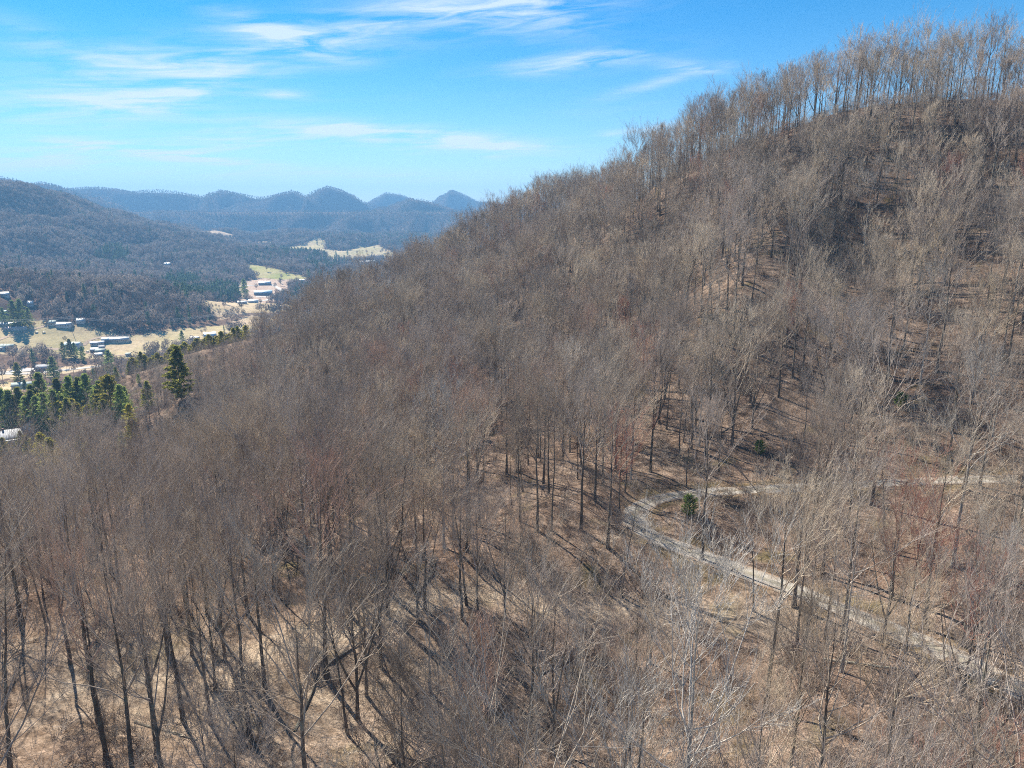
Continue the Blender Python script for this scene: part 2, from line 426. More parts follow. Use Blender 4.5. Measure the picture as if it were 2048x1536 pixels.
def mat_bark(name, a, b):
    t = NT(name); c = t.coord()
    mp = t.n('ShaderNodeMapping'); mp.inputs['Scale'].default_value = (1, 1, .22); t.l(c, mp.inputs[0])
    f = t.noise(6, 4, .7, mp.outputs[0]); g = t.noise(.7, 3, .6, c)
    col = t.ramp(f, [(.3, a), (.7, b)])
    col = t.mix(t.step(g, .5, .75), col, (.24, .25, .20))         # lichen
    v = t.math('ADD', t.math('MULTIPLY', t.rnd(), .6), .7)
    col = t.mix(1.0, col, v, 'MULTIPLY')
    return t.finish(col, diffuse=True, bump=f, bstr=.7, bdist=.05)
def mat_twig(name, stops, thin=0):
    t = NT(name)
    col = t.ramp(t.rnd(), stops)
    g = t.noise(.35, 2, .5, t.coord())
    col = t.mix(1.0, col, t.ramp(g, [(.35, (.78, .78, .78)), (.65, (1.2, 1.2, 1.2))]), 'MULTIPLY')
    if thin:                                   # sprays of twigs let light through
        d = t.n('ShaderNodeBsdfDiffuse'); tr = t.n('ShaderNodeBsdfTranslucent'); mx = t.n('ShaderNodeMixShader'); mx.inputs[0].default_value = thin
        t.l(col, d.inputs[0]); t.l(col, tr.inputs[0]); t.l(d.outputs[0], mx.inputs[1]); t.l(tr.outputs[0], mx.inputs[2])
        t.l(mx.outputs[0], t.out.inputs['Surface']); return t.m
    return t.finish(col, diffuse=True)
def mat_needles(name, a, b, c_):
    t = NT(name); n = t.noise(.9, 3, .6, t.coord())
    col = t.ramp(n, [(.3, a), (.5, b), (.7, c_)])
    v = t.math('ADD', t.math('MULTIPLY', t.rnd(), .5), .75)
    col = t.mix(1.0, col, v, 'MULTIPLY')
    d = t.n('ShaderNodeBsdfDiffuse'); tr = t.n('ShaderNodeBsdfTranslucent'); mx = t.n('ShaderNodeMixShader'); mx.inputs[0].default_value = .58
    t.l(col, d.inputs[0]); t.l(col, tr.inputs[0]); t.l(d.outputs[0], mx.inputs[1]); t.l(tr.outputs[0], mx.inputs[2])
    t.l(mx.outputs[0], t.out.inputs['Surface']); return t.m
def mat_plain(name, col, rough=.6, spec=.3, var=.25, scale=.6, metal=0):
    t = NT(name); n = t.noise(scale, 4, .6, t.coord())
    lo = tuple(x * (1 - var) for x in col); hi = tuple(min(1, x * (1 + var * .6)) for x in col)
    return t.finish(t.ramp(n, [(.3, lo), (.7, hi)]), rough, spec, metal=metal)

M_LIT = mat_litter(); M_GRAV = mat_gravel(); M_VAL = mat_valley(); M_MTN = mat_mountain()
M_BARK = mat_bark('grey_brown_bark', (.075, .062, .052), (.20, .17, .145))
M_BARKP = mat_bark('pale_bark', (.22, .20, .175), (.46, .43, .385))
M_TWIG = mat_twig('bare_twigs', [(0, (.24, .20, .165)), (.2, (.50, .43, .345)), (.36, (.34, .28, .235)), (.5, (.45, .39, .34)), (.64, (.29, .24, .20)), (.8, (.57, .485, .375)), (.94, (.40, .34, .28)), (1, (.46, .32, .25))])
M_TWIGP = mat_twig('pale_twigs', [(0, (.40, .36, .31)), (1, (.52, .48, .43))])
M_TWIGR = mat_twig('reddish_budding_twigs', [(0, (.40, .20, .15)), (1, (.44, .255, .20))])
M_BRUSH = mat_twig('dark_brush', [(0, (.20, .155, .13)), (.4, (.29, .235, .20)), (.7, (.235, .185, .17)), (1, (.32, .25, .19))])
M_TWIGT = mat_twig('tan_budding_twigs', [(0, (.46, .37, .26)), (1, (.52, .43, .33))])
M_FARDARK = mat_twig('far_dark_crowns', [(0, (.10, .078, .068)), (.5, (.15, .118, .10)), (1, (.19, .14, .11))], .35)
M_FARTWIG = mat_twig('far_bare_crowns', [(0, (.20, .165, .145)), (.4, (.28, .235, .205)), (.7, (.23, .185, .16)), (1, (.31, .255, .20))], .35)
M_PINE = mat_needles('pine_needles', (.09, .115, .03), (.21, .22, .05), (.36, .32, .075))
M_PINEY = mat_needles('yellow_green_needles', (.17, .18, .04), (.33, .30, .06), (.48, .39, .085))
M_FARP = mat_needles('far_evergreen_needles', (.035, .065, .032), (.07, .11, .05), (.12, .165, .07))
M_BUSH = mat_needles('bright_green_leaves', (.12, .20, .05), (.22, .32, .08), (.34, .42, .12))
M_DARKP = mat_needles('dark_green_needles', (.11, .165, .05), (.22, .28, .08), (.34, .39, .11))

# ------------------------------------------------------------------ ground meshes
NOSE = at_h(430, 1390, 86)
def build_hillside():
    xs = np.arange(-560, 470, 2.5); ys = np.arange(-120, 720, 2.5)
    X, Y = np.meshgrid(xs, ys); Z = near(X, Y)
    Zv = valley(X, Y)
    F = grid_faces(len(xs), len(ys))
    keep = (Z > Zv - 3).ravel()[F].any(1)
    F = F[keep]; used = np.unique(F); remap = np.full(X.size, -1); remap[used] = np.arange(len(used))
    V = np.stack([X.ravel(), Y.ravel(), Z.ravel()], 1)[used]
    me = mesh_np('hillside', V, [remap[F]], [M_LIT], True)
    d, _ = seg_near(road_c, V[:, 0], V[:, 1])
    add_attr(me, 'verge', np.clip(1 - np.abs(d - 2.9) / 1.7, 0, 1) * np.clip(.5 + fbm(V[:, 0] / 8, V[:, 1] / 8, 91, 2), 0, 1))
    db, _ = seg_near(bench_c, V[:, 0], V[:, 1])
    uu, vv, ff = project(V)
    nose = np.exp(-((V[:, 0] - NOSE[0]) / 26) ** 2 - ((V[:, 1] - NOSE[1]) / 13) ** 2)  # sunlit look of the spur nose, put into the litter colour
    add_attr(me, 'bench_and_sun', np.clip(np.clip(1.6 - db / 3.0, 0, 1) + nose, 0, 1) * np.clip(.65 + .6 * fbm(V[:, 0] / 6, V[:, 1] / 6, 92, 2), 0, 1))
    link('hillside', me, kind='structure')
build_hillside()

def ribbon(name, c, width, mat, lift=.05, kind='structure', zfun=None, wob=.25):
    n = len(c); T = np.gradient(c[:, :2], axis=0); T /= np.linalg.norm(T, axis=1)[:, None] + 1e-9
    Nn = np.stack([-T[:, 1], T[:, 0]], 1)
    K = np.array([-1, -.75, -.4, -.15, .15, .4, .75, 1.0]); V = []; side = []
    w = width / 2 * (1 + wob * perlin(np.arange(n) * .12, np.zeros(n), 77))
    for k in K:
        p = c[:, :2] + Nn * (k * w)[:, None]
        z = c[:, 2] + lift if zfun is None else zfun(p[:, 0], p[:, 1]) + lift
        V.append(np.column_stack([p, z - .03 * (abs(k) > .9)])); side.append(np.full(n, abs(k)))
    V = np.concatenate(V); m = len(K)
    i = np.arange(m * n).reshape(m, n)
    F = np.stack([i[:-1, :-1], i[:-1, 1:], i[1:, 1:], i[1:, :-1]], -1).reshape(-1, 4)
    me = mesh_np(name, V, [F], [mat], True); add_attr(me, 'side', np.concatenate(side))
    return link(name, me, kind=kind)
ribbon('gravel_road', road_c, 4.3, M_GRAV, .06)

# ------------------------------------------------------------------ fields of the valley
def hit(u, v, fun, lo=300, hi=9000, step=6):
    d = px_dir(u, v); t = np.arange(lo, hi, step) / math.hypot(d[0], d[1])
    P = d[None] * t[:, None]; g = fun(P[:, 0], P[:, 1])
    k = np.where(P[:, 2] < g)[0]
    i = k[0] if len(k) else len(t) - 1
    p = P[i].copy(); p[2] = g[i]; return p
fields = [  # pixels, green, dirt
    ([(-260, 768), (-40, 766), (58, 765), (62, 775), (30, 790), (0, 806), (-60, 835), (-260, 900)], .1, 0),
    ([(-60, 632), (50, 638), (110, 652), (150, 648), (185, 658), (215, 664), (235, 676), (300, 668), (400, 655), (520, 646), (530, 662), (430, 675), (350, 692), (280, 716), (180, 718), (90, 708), (-60, 705)], .3, .12),
    ([(404, 608), (440, 604), (520, 606), (606, 616), (600, 622), (545, 624), (500, 626), (470, 630), (445, 640), (430, 632), (415, 620)], .12, .1),
    ([(470, 640), (520, 630), (560, 640), (530, 652), (470, 652)], .1, .3),
    ([(479, 566), (520, 556), (600, 562), (605, 568), (575, 574), (575, 590), (530, 606), (488, 607), (478, 590)], 0, .9),
    ([(496, 528), (530, 533), (570, 545), (615, 555), (600, 562), (520, 556), (500, 545)], .75, 0),
    ([(563, 496), (590, 492), (612, 488), (625, 478), (640, 475), (650, 485), (648, 498), (700, 501), (718, 491), (755, 490), (790, 506), (785, 520), (740, 518), (705, 524), (660, 520), (640, 511), (610, 507), (580, 505)], .28, 0),
    ([(395, 461), (420, 459), (440, 463), (470, 468), (465, 476), (430, 473), (400, 470)], 0, .5),
    ([(500, 483), (545, 485), (550, 491), (510, 493)], 0, .2),
    ([(57, 797), (75, 787), (98, 785), (92, 797), (65, 804)], .1, .3),
    ([(-60, 738), (60, 738), (210, 728), (215, 736), (110, 752), (40, 757), (-60, 760)], .1, .35)]
FP = [(np.array([hit(u, v, valley)[:2] for u, v in poly]), g, d) for poly, g, d in fields]
def sdf(poly, x, y):
    """signed distance to a polygon, positive inside"""
    d = np.full(x.shape, 1e9); ins = np.zeros(x.shape, bool); n = len(poly)
    for i in range(n):
        a = poly[i]; b = poly[(i + 1) % n]; e = b - a
        t = np.clip(((x - a[0]) * e[0] + (y - a[1]) * e[1]) / (e @ e + 1e-9), 0, 1)
        d = np.minimum(d, np.hypot(x - a[0] - t * e[0], y - a[1] - t * e[1]))
        c = ((a[1] > y) != (b[1] > y)) & (x < (b[0] - a[0]) * (y - a[1]) / (b[1] - a[1] + 1e-12) + a[0])
        ins ^= c
    return np.where(ins, d, -d)
def field_at(x, y):
    best = np.full(x.shape, -1e9); g = np.zeros(x.shape); dt = np.zeros(x.shape)
    for p, gg, dd in FP:
        s = sdf(p, x, y); k = s > best
        best = np.where(k, s, best); g = np.where(k, gg, g); dt = np.where(k, dd, dt)
    return best, g, dt
def build_valley():
    xs = np.arange(-3600, 1500, 13.0); ys = np.arange(120, 4600, 13.0)
    X, Y = np.meshgrid(xs, ys); Z = valley(X, Y)
    f, g, d = field_at(X, Y)
    me = mesh_np('valley_floor', np.stack([X.ravel(), Y.ravel(), Z.ravel()], 1), [grid_faces(len(xs), len(ys))], [M_VAL], True)
    add_attr(me, 'field', f); add_attr(me, 'green', np.clip(g + .35 * fbm(X / 90, Y / 90, 44, 2), 0, 1)); add_attr(me, 'dirt', d)
    link('valley_floor', me, kind='structure')
    xs = np.arange(-6500, 6000, 50.0); ys = np.arange(3300, 8800, 40.0)
    X, Y = np.meshgrid(xs, ys); Z = np.maximum(mountains(X, Y), -190)
    me = mesh_np('mountains', np.stack([X.ravel(), Y.ravel(), Z.ravel()], 1), [grid_faces(len(xs), len(ys))], [M_MTN], True)
    link('mountains', me, kind='structure')
    # plain that carries the land on to the horizon
    s = 24000.0
    V = [(-s, -s, -240), (s, -s, -240), (s, s, -240), (-s, s, -240)]
    me = mesh_np('lowland', V, [np.array([[0, 1, 2, 3]])], [M_MTN]); link('lowland', me, kind='structure')
build_valley()

# ------------------------------------------------------------------ trees: shapes
def norm(a): return a / (np.linalg.norm(a, axis=-1, keepdims=True) + 1e-9)
def prisms(P, Rr, S):
    """P (n,k,3) polylines, Rr (n,k) radii -> vertices, quads"""
    n, k, _ = P.shape
    d = norm(np.gradient(P, axis=1)); ref = np.where(np.abs(d[:, :1, 2:]) > .9, np.array([1., 0, 0]), np.array([0, 0, 1.]))
    a = norm(np.cross(d, np.broadcast_to(ref, d.shape))); b = np.cross(d, a)
    th = np.arange(S) / S * 2 * pi
    ring = P[:, :, None] + Rr[:, :, None, None] * (np.cos(th)[None, None, :, None] * a[:, :, None] + np.sin(th)[None, None, :, None] * b[:, :, None])
    V = ring.reshape(-1, 3)
    i = np.arange(n * k * S).reshape(n, k, S); j = np.roll(i, -1, axis=2)
    F = np.stack([i[:, :-1], j[:, :-1], j[:, 1:], i[:, 1:]], -1).reshape(-1, 4)
    return V, F
def sample(P, Rr, idx, t):
    k = P.shape[1]; f = t * (k - 1); i0 = np.clip(np.floor(f).astype(int), 0, k - 2); w = (f - i0)[:, None]
    p = P[idx, i0] * (1 - w) + P[idx, i0 + 1] * w
    d = norm(P[idx, i0 + 1] - P[idx, i0]); r = Rr[idx, i0] * (1 - w[:, 0]) + Rr[idx, i0 + 1] * w[:, 0]
    return p, d, r
def grow(g, base, d, length, r0, k, up, wig, tip=.35):
    n = len(base); s = np.linspace(0, 1, k)[None, :, None]
    bend = g.normal(0, wig, (n, 1, 3)); bend2 = g.normal(0, wig, (n, 1, 3))
    P = base[:, None] + length[:, None, None] * (s * d[:, None] + s ** 2 * (np.array([0, 0, 1.]) * up + bend) + np.sin(s * 5) * bend2 * .3)
    P[:, 0] = base
    Rr = r0[:, None] * (1 - (1 - tip) * np.linspace(0, 1, k)[None])
    return P, Rr
def side_dirs(g, d, ang):
    n = len(d); rv = norm(g.normal(0, 1, (n, 3))); perp = norm(np.cross(d, rv))
    return norm(d * np.cos(ang)[:, None] + perp * np.sin(ang)[:, None])
def bare_tree(seed, H=24., rad=.24, clear=.42, spread=4.6, limbs=20, sub=(6, 6, 5), incl=(22, 55), fork=0, lean=.0, thick=1.0, sides=(7, 5, 4, 3, 3), twig_r=.009, spike=False):
    """returns (trunk V, F), (crown V, F)"""
    g = np.random.default_rng(seed)
    kT = 11
    s = np.linspace(0, 1, kT)
    wob = np.cumsum(g.normal(0, .075, (kT, 2)), 0) * (H / 24) ; wob -= wob[0]
    ld = g.normal(0, 1, 2); ld = ld / np.linalg.norm(ld) * lean * H
    tp = np.column_stack([wob[:, 0] + ld[0] * s ** 1.3, wob[:, 1] + ld[1] * s ** 1.3, s * H * .97 - .6])[None]
    tr = rad * (1 - .93 * s ** 1.05); tr[0] = rad * 1.45; tr[1] = rad * 1.02; tr = tr[None]
    TV, TF = prisms(tp, tr, sides[0])
    vs = [TV]; fs = [TF]; stems = [(tp, tr)]
    for f in range(fork):
        t0 = np.array([g.uniform(clear * .55, clear * .95)])
        p, d, r = sample(tp, tr, np.zeros(1, int), t0)
        dd = side_dirs(g, d, np.array([R(g.uniform(16, 30))])); dd[:, 2] = np.abs(dd[:, 2]); 
        P, Rr = grow(g, p, norm(dd), np.array([H * (1 - t0[0]) * .92]), r * .8, 8, .12, .04, .12)
        V, F = prisms(P, Rr, sides[0]); fs.append(F + sum(map(len, vs))); vs.append(V); stems.append((P, Rr))
    TV = np.concatenate(vs); TF = np.concatenate(fs)
    # limbs
    CV = []; CF = []; off = 0
    def put(P, Rr, S):
        nonlocal off
        V, F = prisms(P, Rr, S); CV.append(V); CF.append(F + off); off += len(V)
    lvl = []
    for si, (P, Rr) in enumerate(stems):
        n = limbs if si == 0 else limbs // 2
        lo = clear if si == 0 else .3
        t = np.sort(g.uniform(lo, .97, n) ** .9); t = np.clip(t, lo, .97)
        p, d, r = sample(P, Rr, np.zeros(n, int), t)
        az = np.arange(n) * 2.4 + g.uniform(0, 6, n) * .35 + g.uniform(0, 6)
        rel = (t - lo) / (1 - lo)
        inc = (R(incl[1]) * (1 - rel) + R(incl[0]) * rel) * .86 + g.normal(0, .12, n)
        dd = np.stack([np.sin(inc) * np.cos(az), np.sin(inc) * np.sin(az), np.cos(inc)], 1)
        prof = (.45 + 1.1 * np.sin(np.clip(rel * .85 + .12, 0, 1) * pi) ** .8) * (1 - .35 * rel)
        L = spread * 1.18 * prof * g.uniform(.7, 1.25, n)
        LP, LR = grow(g, p, dd, L, np.minimum(r * .62, .105 * thick) * g.uniform(.7, 1.1, n), 5, .26, .10, .25)
        lvl.append((LP, LR))
    P = np.concatenate([a for a, b in lvl]); Rr = np.concatenate([b for a, b in lvl])
    put(P, Rr, sides[1])
    for li, c in enumerate(sub):
        n = len(P) * c
        idx = np.repeat(np.arange(len(P)), c)
        t = g.uniform(.22 if li == 0 else .1, 1.0, n) ** .75
        p, d, r = sample(P, Rr, idx, np.clip(t, 0, .999))
        plen = np.linalg.norm(P[:, -1] - P[:, 0], axis=1)[idx]
        dd = side_dirs(g, d, g.uniform(R(18), R(48), n)); dd[:, 2] += .22; dd = norm(dd)
        L = plen * g.uniform(.32, .58, n) * (1.1 - .45 * t)
        if li >= 1: L = np.maximum(L, .35)
        k = (4, 3, 2)[min(li, 2)]
        r0 = np.maximum(np.minimum(r * .72, (.048, .022, .0115)[min(li, 2)] * thick), twig_r * thick)
        P2, R2 = grow(g, p, dd, L, r0, k, .24, .10 if k > 2 else .02, .45)
        put(P2, R2, sides[2 + min(li, 2)])
        P, Rr = P2, R2
    return (TV, TF), (np.concatenate(CV), np.concatenate(CF))

def conifer(seed, H=22., rad=.28, base=.12, width=4.2, whorls=22, per=6, needle=.42, droop=-.12, top=.6, dens=9, gap=.0):
    g = np.random.default_rng(seed)
    s = np.linspace(0, 1, 8)
    tp = np.column_stack([np.cumsum(g.normal(0, .06, 8)), np.cumsum(g.normal(0, .06, 8)), s * H - .5])[None]
    TV, TF = prisms(tp, (rad * (1.1 - s))[None], 6)
    V = []; F = []; off = 0
    n = whorls * per
    rel = np.repeat(np.linspace(0, 1, whorls), per) + g.normal(0, .012, n)
    rel = np.clip(rel, 0, .995)
    t = base + (1 - base) * rel
    p, d, r = sample(tp, (rad * (1.1 - s))[None], np.zeros(n, int), np.clip(t, 0, .998))
    az = np.repeat(g.uniform(0, 6.3, whorls), per) + np.tile(np.arange(per) * 2 * pi / per, whorls) + g.normal(0, .25, n)
    pr = np.minimum(1, (rel + .12) * 3.2) * (1 - rel) ** top
    L = width * pr * g.uniform(.55, 1.2, n) + .3
    el = R(10) + R(35) * rel ** 2 + g.normal(0, .1, n)
    dd = np.stack([np.cos(el) * np.cos(az), np.cos(el) * np.sin(az), np.sin(el)], 1)
    keep = g.uniform(0, 1, n) > gap
    p, dd, L = p[keep], dd[keep], L[keep]; n = len(p)
    P, Rr = grow(g, p, dd, L, np.full(n, .05), 4, droop, .05, .3)
    bv, bf = prisms(P, Rr, 3); V.append(bv); F.append(np.stack([bf[:, [0, 1, 2]], bf[:, [0, 2, 3]]], 1).reshape(-1, 3)); off += len(bv)
    # sprays of needles: small triangles in tufts along each branch
    idx = np.repeat(np.arange(n), dens); m = len(idx)
    tt = g.uniform(.25, 1.05, m) ** .8
    q, qd, _ = sample(P, Rr, idx, np.clip(tt, 0, .999))
    for _ in range(2):
        c = q + g.normal(0, needle * .55, (m, 3)) * np.array([1, 1, .5])
        a = norm(qd + g.normal(0, .7, (m, 3))) * needle * g.uniform(.8, 1.7, m)[:, None]
        b = norm(np.cross(a, g.normal(0, 1, (m, 3)) * np.array([.5, .5, 1.]))) * needle * .38
        tri = np.stack([c - a * .5 + b, c - a * .5 - b, c + a * .8], 1)
        V.append(tri.reshape(-1, 3)); F.append(np.arange(3 * m).reshape(-1, 3) + off); off += 3 * m
    return (TV, TF), (np.concatenate(V), np.concatenate(F))

def far_tree(seed, H=20., w=5.5, n=70, size=1.5):
    """bare crown seen from more than a kilometre: trunk, limbs and sprays of twigs"""
    g = np.random.default_rng(seed)
    tp = np.array([[[0, 0, -1.], [0, 0, H * .5], [.3, 0, H * .9]]]); TV, TF = prisms(tp, np.array([[.35, .25, .08]]), 3)
    m = 9; az = np.arange(m) * 2.4; z0 = np.linspace(.3, .7, m) * H
    b = np.stack([np.zeros(m), np.zeros(m), z0], 1); d = np.stack([np.cos(az) * .7, np.sin(az) * .7, np.full(m, .75)], 1)
    P, Rr = grow(g, b, norm(d), np.full(m, w * .95), np.full(m, .13), 2, .0, .05, .4)
    bv, bf = prisms(P, Rr, 3)
    q = g.normal(0, 1, (n, 3)); q = norm(q) * (g.uniform(.3, 1, (n, 1)) ** .5)
    c = q * np.array([w, w, H * .32]) + np.array([0, 0, H * .66])
    up = norm(np.cross(np.cross(q, np.array([0, 0, 1.]) + g.normal(0, .3, (n, 3))), q))
    a = norm(up + g.normal(0, .35, (n, 3))) * size * g.uniform(.7, 1.5, (n, 1))
    bb = norm(np.cross(a, q + g.normal(0, .35, (n, 3)))) * size * .30
    tri = np.stack([c - a + bb, c - a - bb, c + a], 1)
    V = np.concatenate([bv, tri.reshape(-1, 3)]); 
    F3 = np.arange(3 * n).reshape(-1, 3) + len(bv)
    bt = np.stack([bf[:, [0, 1, 2]], bf[:, [0, 2, 3]]], 1).reshape(-1, 3)
    return (TV, TF), (V, np.concatenate([bt, F3]))

def bush(seed, h=2.2, w=1.6, stems=9, sub=(6, 5), r=.03):
    g = np.random.default_rng(seed)
    az = g.uniform(0, 6.3, stems); inc = g.uniform(R(8), R(48), stems)
    d = np.stack([np.sin(inc) * np.cos(az), np.sin(inc) * np.sin(az), np.cos(inc)], 1)
    b = np.column_stack([g.normal(0, .25 * w, (stems, 2)), np.full(stems, -.1)])
    P, Rr = grow(g, b, d, h * g.uniform(.6, 1.1, stems), np.full(stems, r), 4, .1, .18, .4)
    CV, CF = [], []; off = 0
    V, F = prisms(P, Rr, 3); CV.append(V); CF.append(F); off += len(V)
    for li, c in enumerate(sub):
        n = len(P) * c; idx = np.repeat(np.arange(len(P)), c); t = g.uniform(.15, 1, n)
        p, dd, rr = sample(P, Rr, idx, np.clip(t, 0, .999))
        L = np.linalg.norm(P[:, -1] - P[:, 0], axis=1)[idx] * g.uniform(.3, .6, n)
        P2, R2 = grow(g, p, side_dirs(g, dd, g.uniform(R(25), R(65), n)), L, np.maximum(rr * .6, .013), 2 if li else 3, .1, .1, .5)
        V, F = prisms(P2, R2, 3); CV.append(V); CF.append(F + off); off += len(V); P, Rr = P2, R2
    return np.concatenate(CV), np.concatenate(CF)

# ------------------------------------------------------------------ stuff: one object that instances many
def proto_mesh(name, parts, mats):
    V = []; F = {}; off = 0; mi = []
    faces = []; idx = []
    for (v, f), k in parts:
        faces.append(f + off); idx.append(np.full(len(f), k)); V.append(v); off += len(v)
    return mesh_np(name, np.concatenate(V), faces, mats, False, np.concatenate(idx))
def scatter(name, pos, kinds, scl, rot, protos, label=None, tilt=None):
    """one mesh of points; its modifier puts one of the shapes on each"""
    me = bpy.data.meshes.new(name); n = len(pos)
    me.vertices.add(n); me.vertices.foreach_set('co', np.asarray(pos, np.float32).ravel())
    for nm, vals in (('tree_scale', scl), ('tree_rot', rot)): add_attr(me, nm, vals)
    a = me.attributes.new('tree_kind', 'INT', 'POINT'); a.data.foreach_set('value', np.asarray(kinds, np.int32))
    o = link(name, me, kind='stuff')
    if label: o['label'] = label
    ng = bpy.data.node_groups.new(name, 'GeometryNodeTree')
    ng.interface.new_socket('Geometry', in_out='INPUT', socket_type='NodeSocketGeometry')
    ng.interface.new_socket('Geometry', in_out='OUTPUT', socket_type='NodeSocketGeometry')
    N = ng.nodes.new; L = ng.links.new
    gi = N('NodeGroupInput'); go = N('NodeGroupOutput')
    mp = N('GeometryNodeMeshToPoints'); L(gi.outputs[0], mp.inputs[0])
    def att(nm, t):
        x = N('GeometryNodeInputNamedAttribute'); x.data_type = t; x.inputs['Name'].default_value = nm; return x.outputs['Attribute']
    k = att('tree_kind', 'INT'); sc = att('tree_scale', 'FLOAT'); ro = att('tree_rot', 'FLOAT')
    cx = N('ShaderNodeCombineXYZ'); L(ro, cx.inputs[2])
    join = N('GeometryNodeJoinGeometry')
    for i, pm in enumerate(protos):
        po = bpy.data.objects.new(name + '_shape', pm)
        oi = N('GeometryNodeObjectInfo'); oi.inputs['Object'].default_value = po; oi.transform_space = 'ORIGINAL'
        ip = N('GeometryNodeInstanceOnPoints')
        cmp_ = N('FunctionNodeCompare'); cmp_.data_type = 'INT'; cmp_.operation = 'EQUAL'
        ii = [s for s in cmp_.inputs if s.type == 'INT']
        L(k, ii[0]); ii[1].default_value = i
        L(mp.outputs[0], ip.inputs['Points']); L(cmp_.outputs[0], ip.inputs['Selection']); L(oi.outputs['Geometry'], ip.inputs['Instance'])
        L(cx.outputs[0], ip.inputs['Rotation']); L(sc, ip.inputs['Scale'])
        L(ip.outputs[0], join.inputs[0])
    L(join.outputs[0], go.inputs[0])
    md = o.modifiers.new('scatter', 'NODES'); md.node_group = ng
    return o

# ------------------------------------------------------------------ the bare wood on the near hillside
KINDS = [  # adjective, parameters, bark, twig
    ('tall straight', dict(H=25, rad=.25, clear=.48, spread=4.2, limbs=20), 0, 0),
    ('broad crowned', dict(H=22, rad=.27, clear=.36, spread=6.0, limbs=20, incl=(25, 62)), 0, 0),
    ('forked', dict(H=24, rad=.26, clear=.45, spread=4.4, limbs=16, fork=1), 0, 0),
    ('slim', dict(H=20, rad=.15, clear=.45, spread=3.0, limbs=17), 0, 0),
    ('leaning', dict(H=22, rad=.19, clear=.45, spread=3.8, limbs=18, lean=.14), 0, 0),
    ('several stemmed', dict(H=21, rad=.22, clear=.34, spread=4.0, limbs=14, fork=3), 0, 0),
    ('pale barked', dict(H=24, rad=.24, clear=.46, spread=4.8, limbs=17, incl=(28, 66), thick=1.25), 1, 1),
    ('reddish topped', dict(H=19, rad=.17, clear=.35, spread=3.8, limbs=20), 0, 2),
    ('narrow upright', dict(H=23, rad=.2, clear=.44, spread=2.7, limbs=22, incl=(14, 36), thick=1.1), 0, 0),
    ('wide limbed', dict(H=23, rad=.29, clear=.34, spread=7.2, limbs=16, incl=(34, 70), thick=1.3), 0, 0),
    ('dead broken topped', dict(H=16, rad=.2, clear=.4, spread=2.4, limbs=8, sub=(3, 2, 1), incl=(45, 85)), 1, 1),
    ('tan topped', dict(H=21, rad=.2, clear=.4, spread=4.4, limbs=20, incl=(24, 55)), 0, 3),
    ('young', dict(H=13, rad=.09, clear=.3, spread=2.4, limbs=18, sub=(5, 5, 4)), 0, 0)]
BARKS = [M_BARK, M_BARKP]; TWIGS = [M_TWIG, M_TWIGP, M_TWIGR, M_TWIGT]
near_protos = []; mid_protos = []
for i, (adj, kw, b, tw) in enumerate(KINDS):
    T, C = bare_tree(100 + i, **{**dict(sub=(5, 5, 4)), **kw})
    near_protos.append((mesh_np('trunk', *T[:1], [T[1]], [BARKS[b]], True), mesh_np('crown', C[0], [C[1]], [TWIGS[tw]])))
    T, C = bare_tree(200 + i, **{**kw, 'rad': kw['rad'] * 1.15, 'clear': kw['clear'] + .05, 'sub': (5, 6), 'twig_r': .0185, 'sides': (5, 4, 3, 3, 3), 'thick': 1.15})
    mid_protos.append(proto_mesh('wood_shape', [(T, 0), (C, 1)], [BARKS[b], TWIGS[tw]]))
near_joined = [None] * len(KINDS)

def jitter(x0, x1, y0, y1, s, g):
    xs = np.arange(x0, x1, s); ys = np.arange(y0, y1, s); X, Y = np.meshgrid(xs, ys)
    return (X + g.uniform(-.45, .45, X.shape) * s).ravel(), (Y + g.uniform(-.45, .45, X.shape) * s).ravel()
def land(x, y):
    return np.maximum(near(np.asarray(x, float), np.asarray(y, float)), valley(x, y))
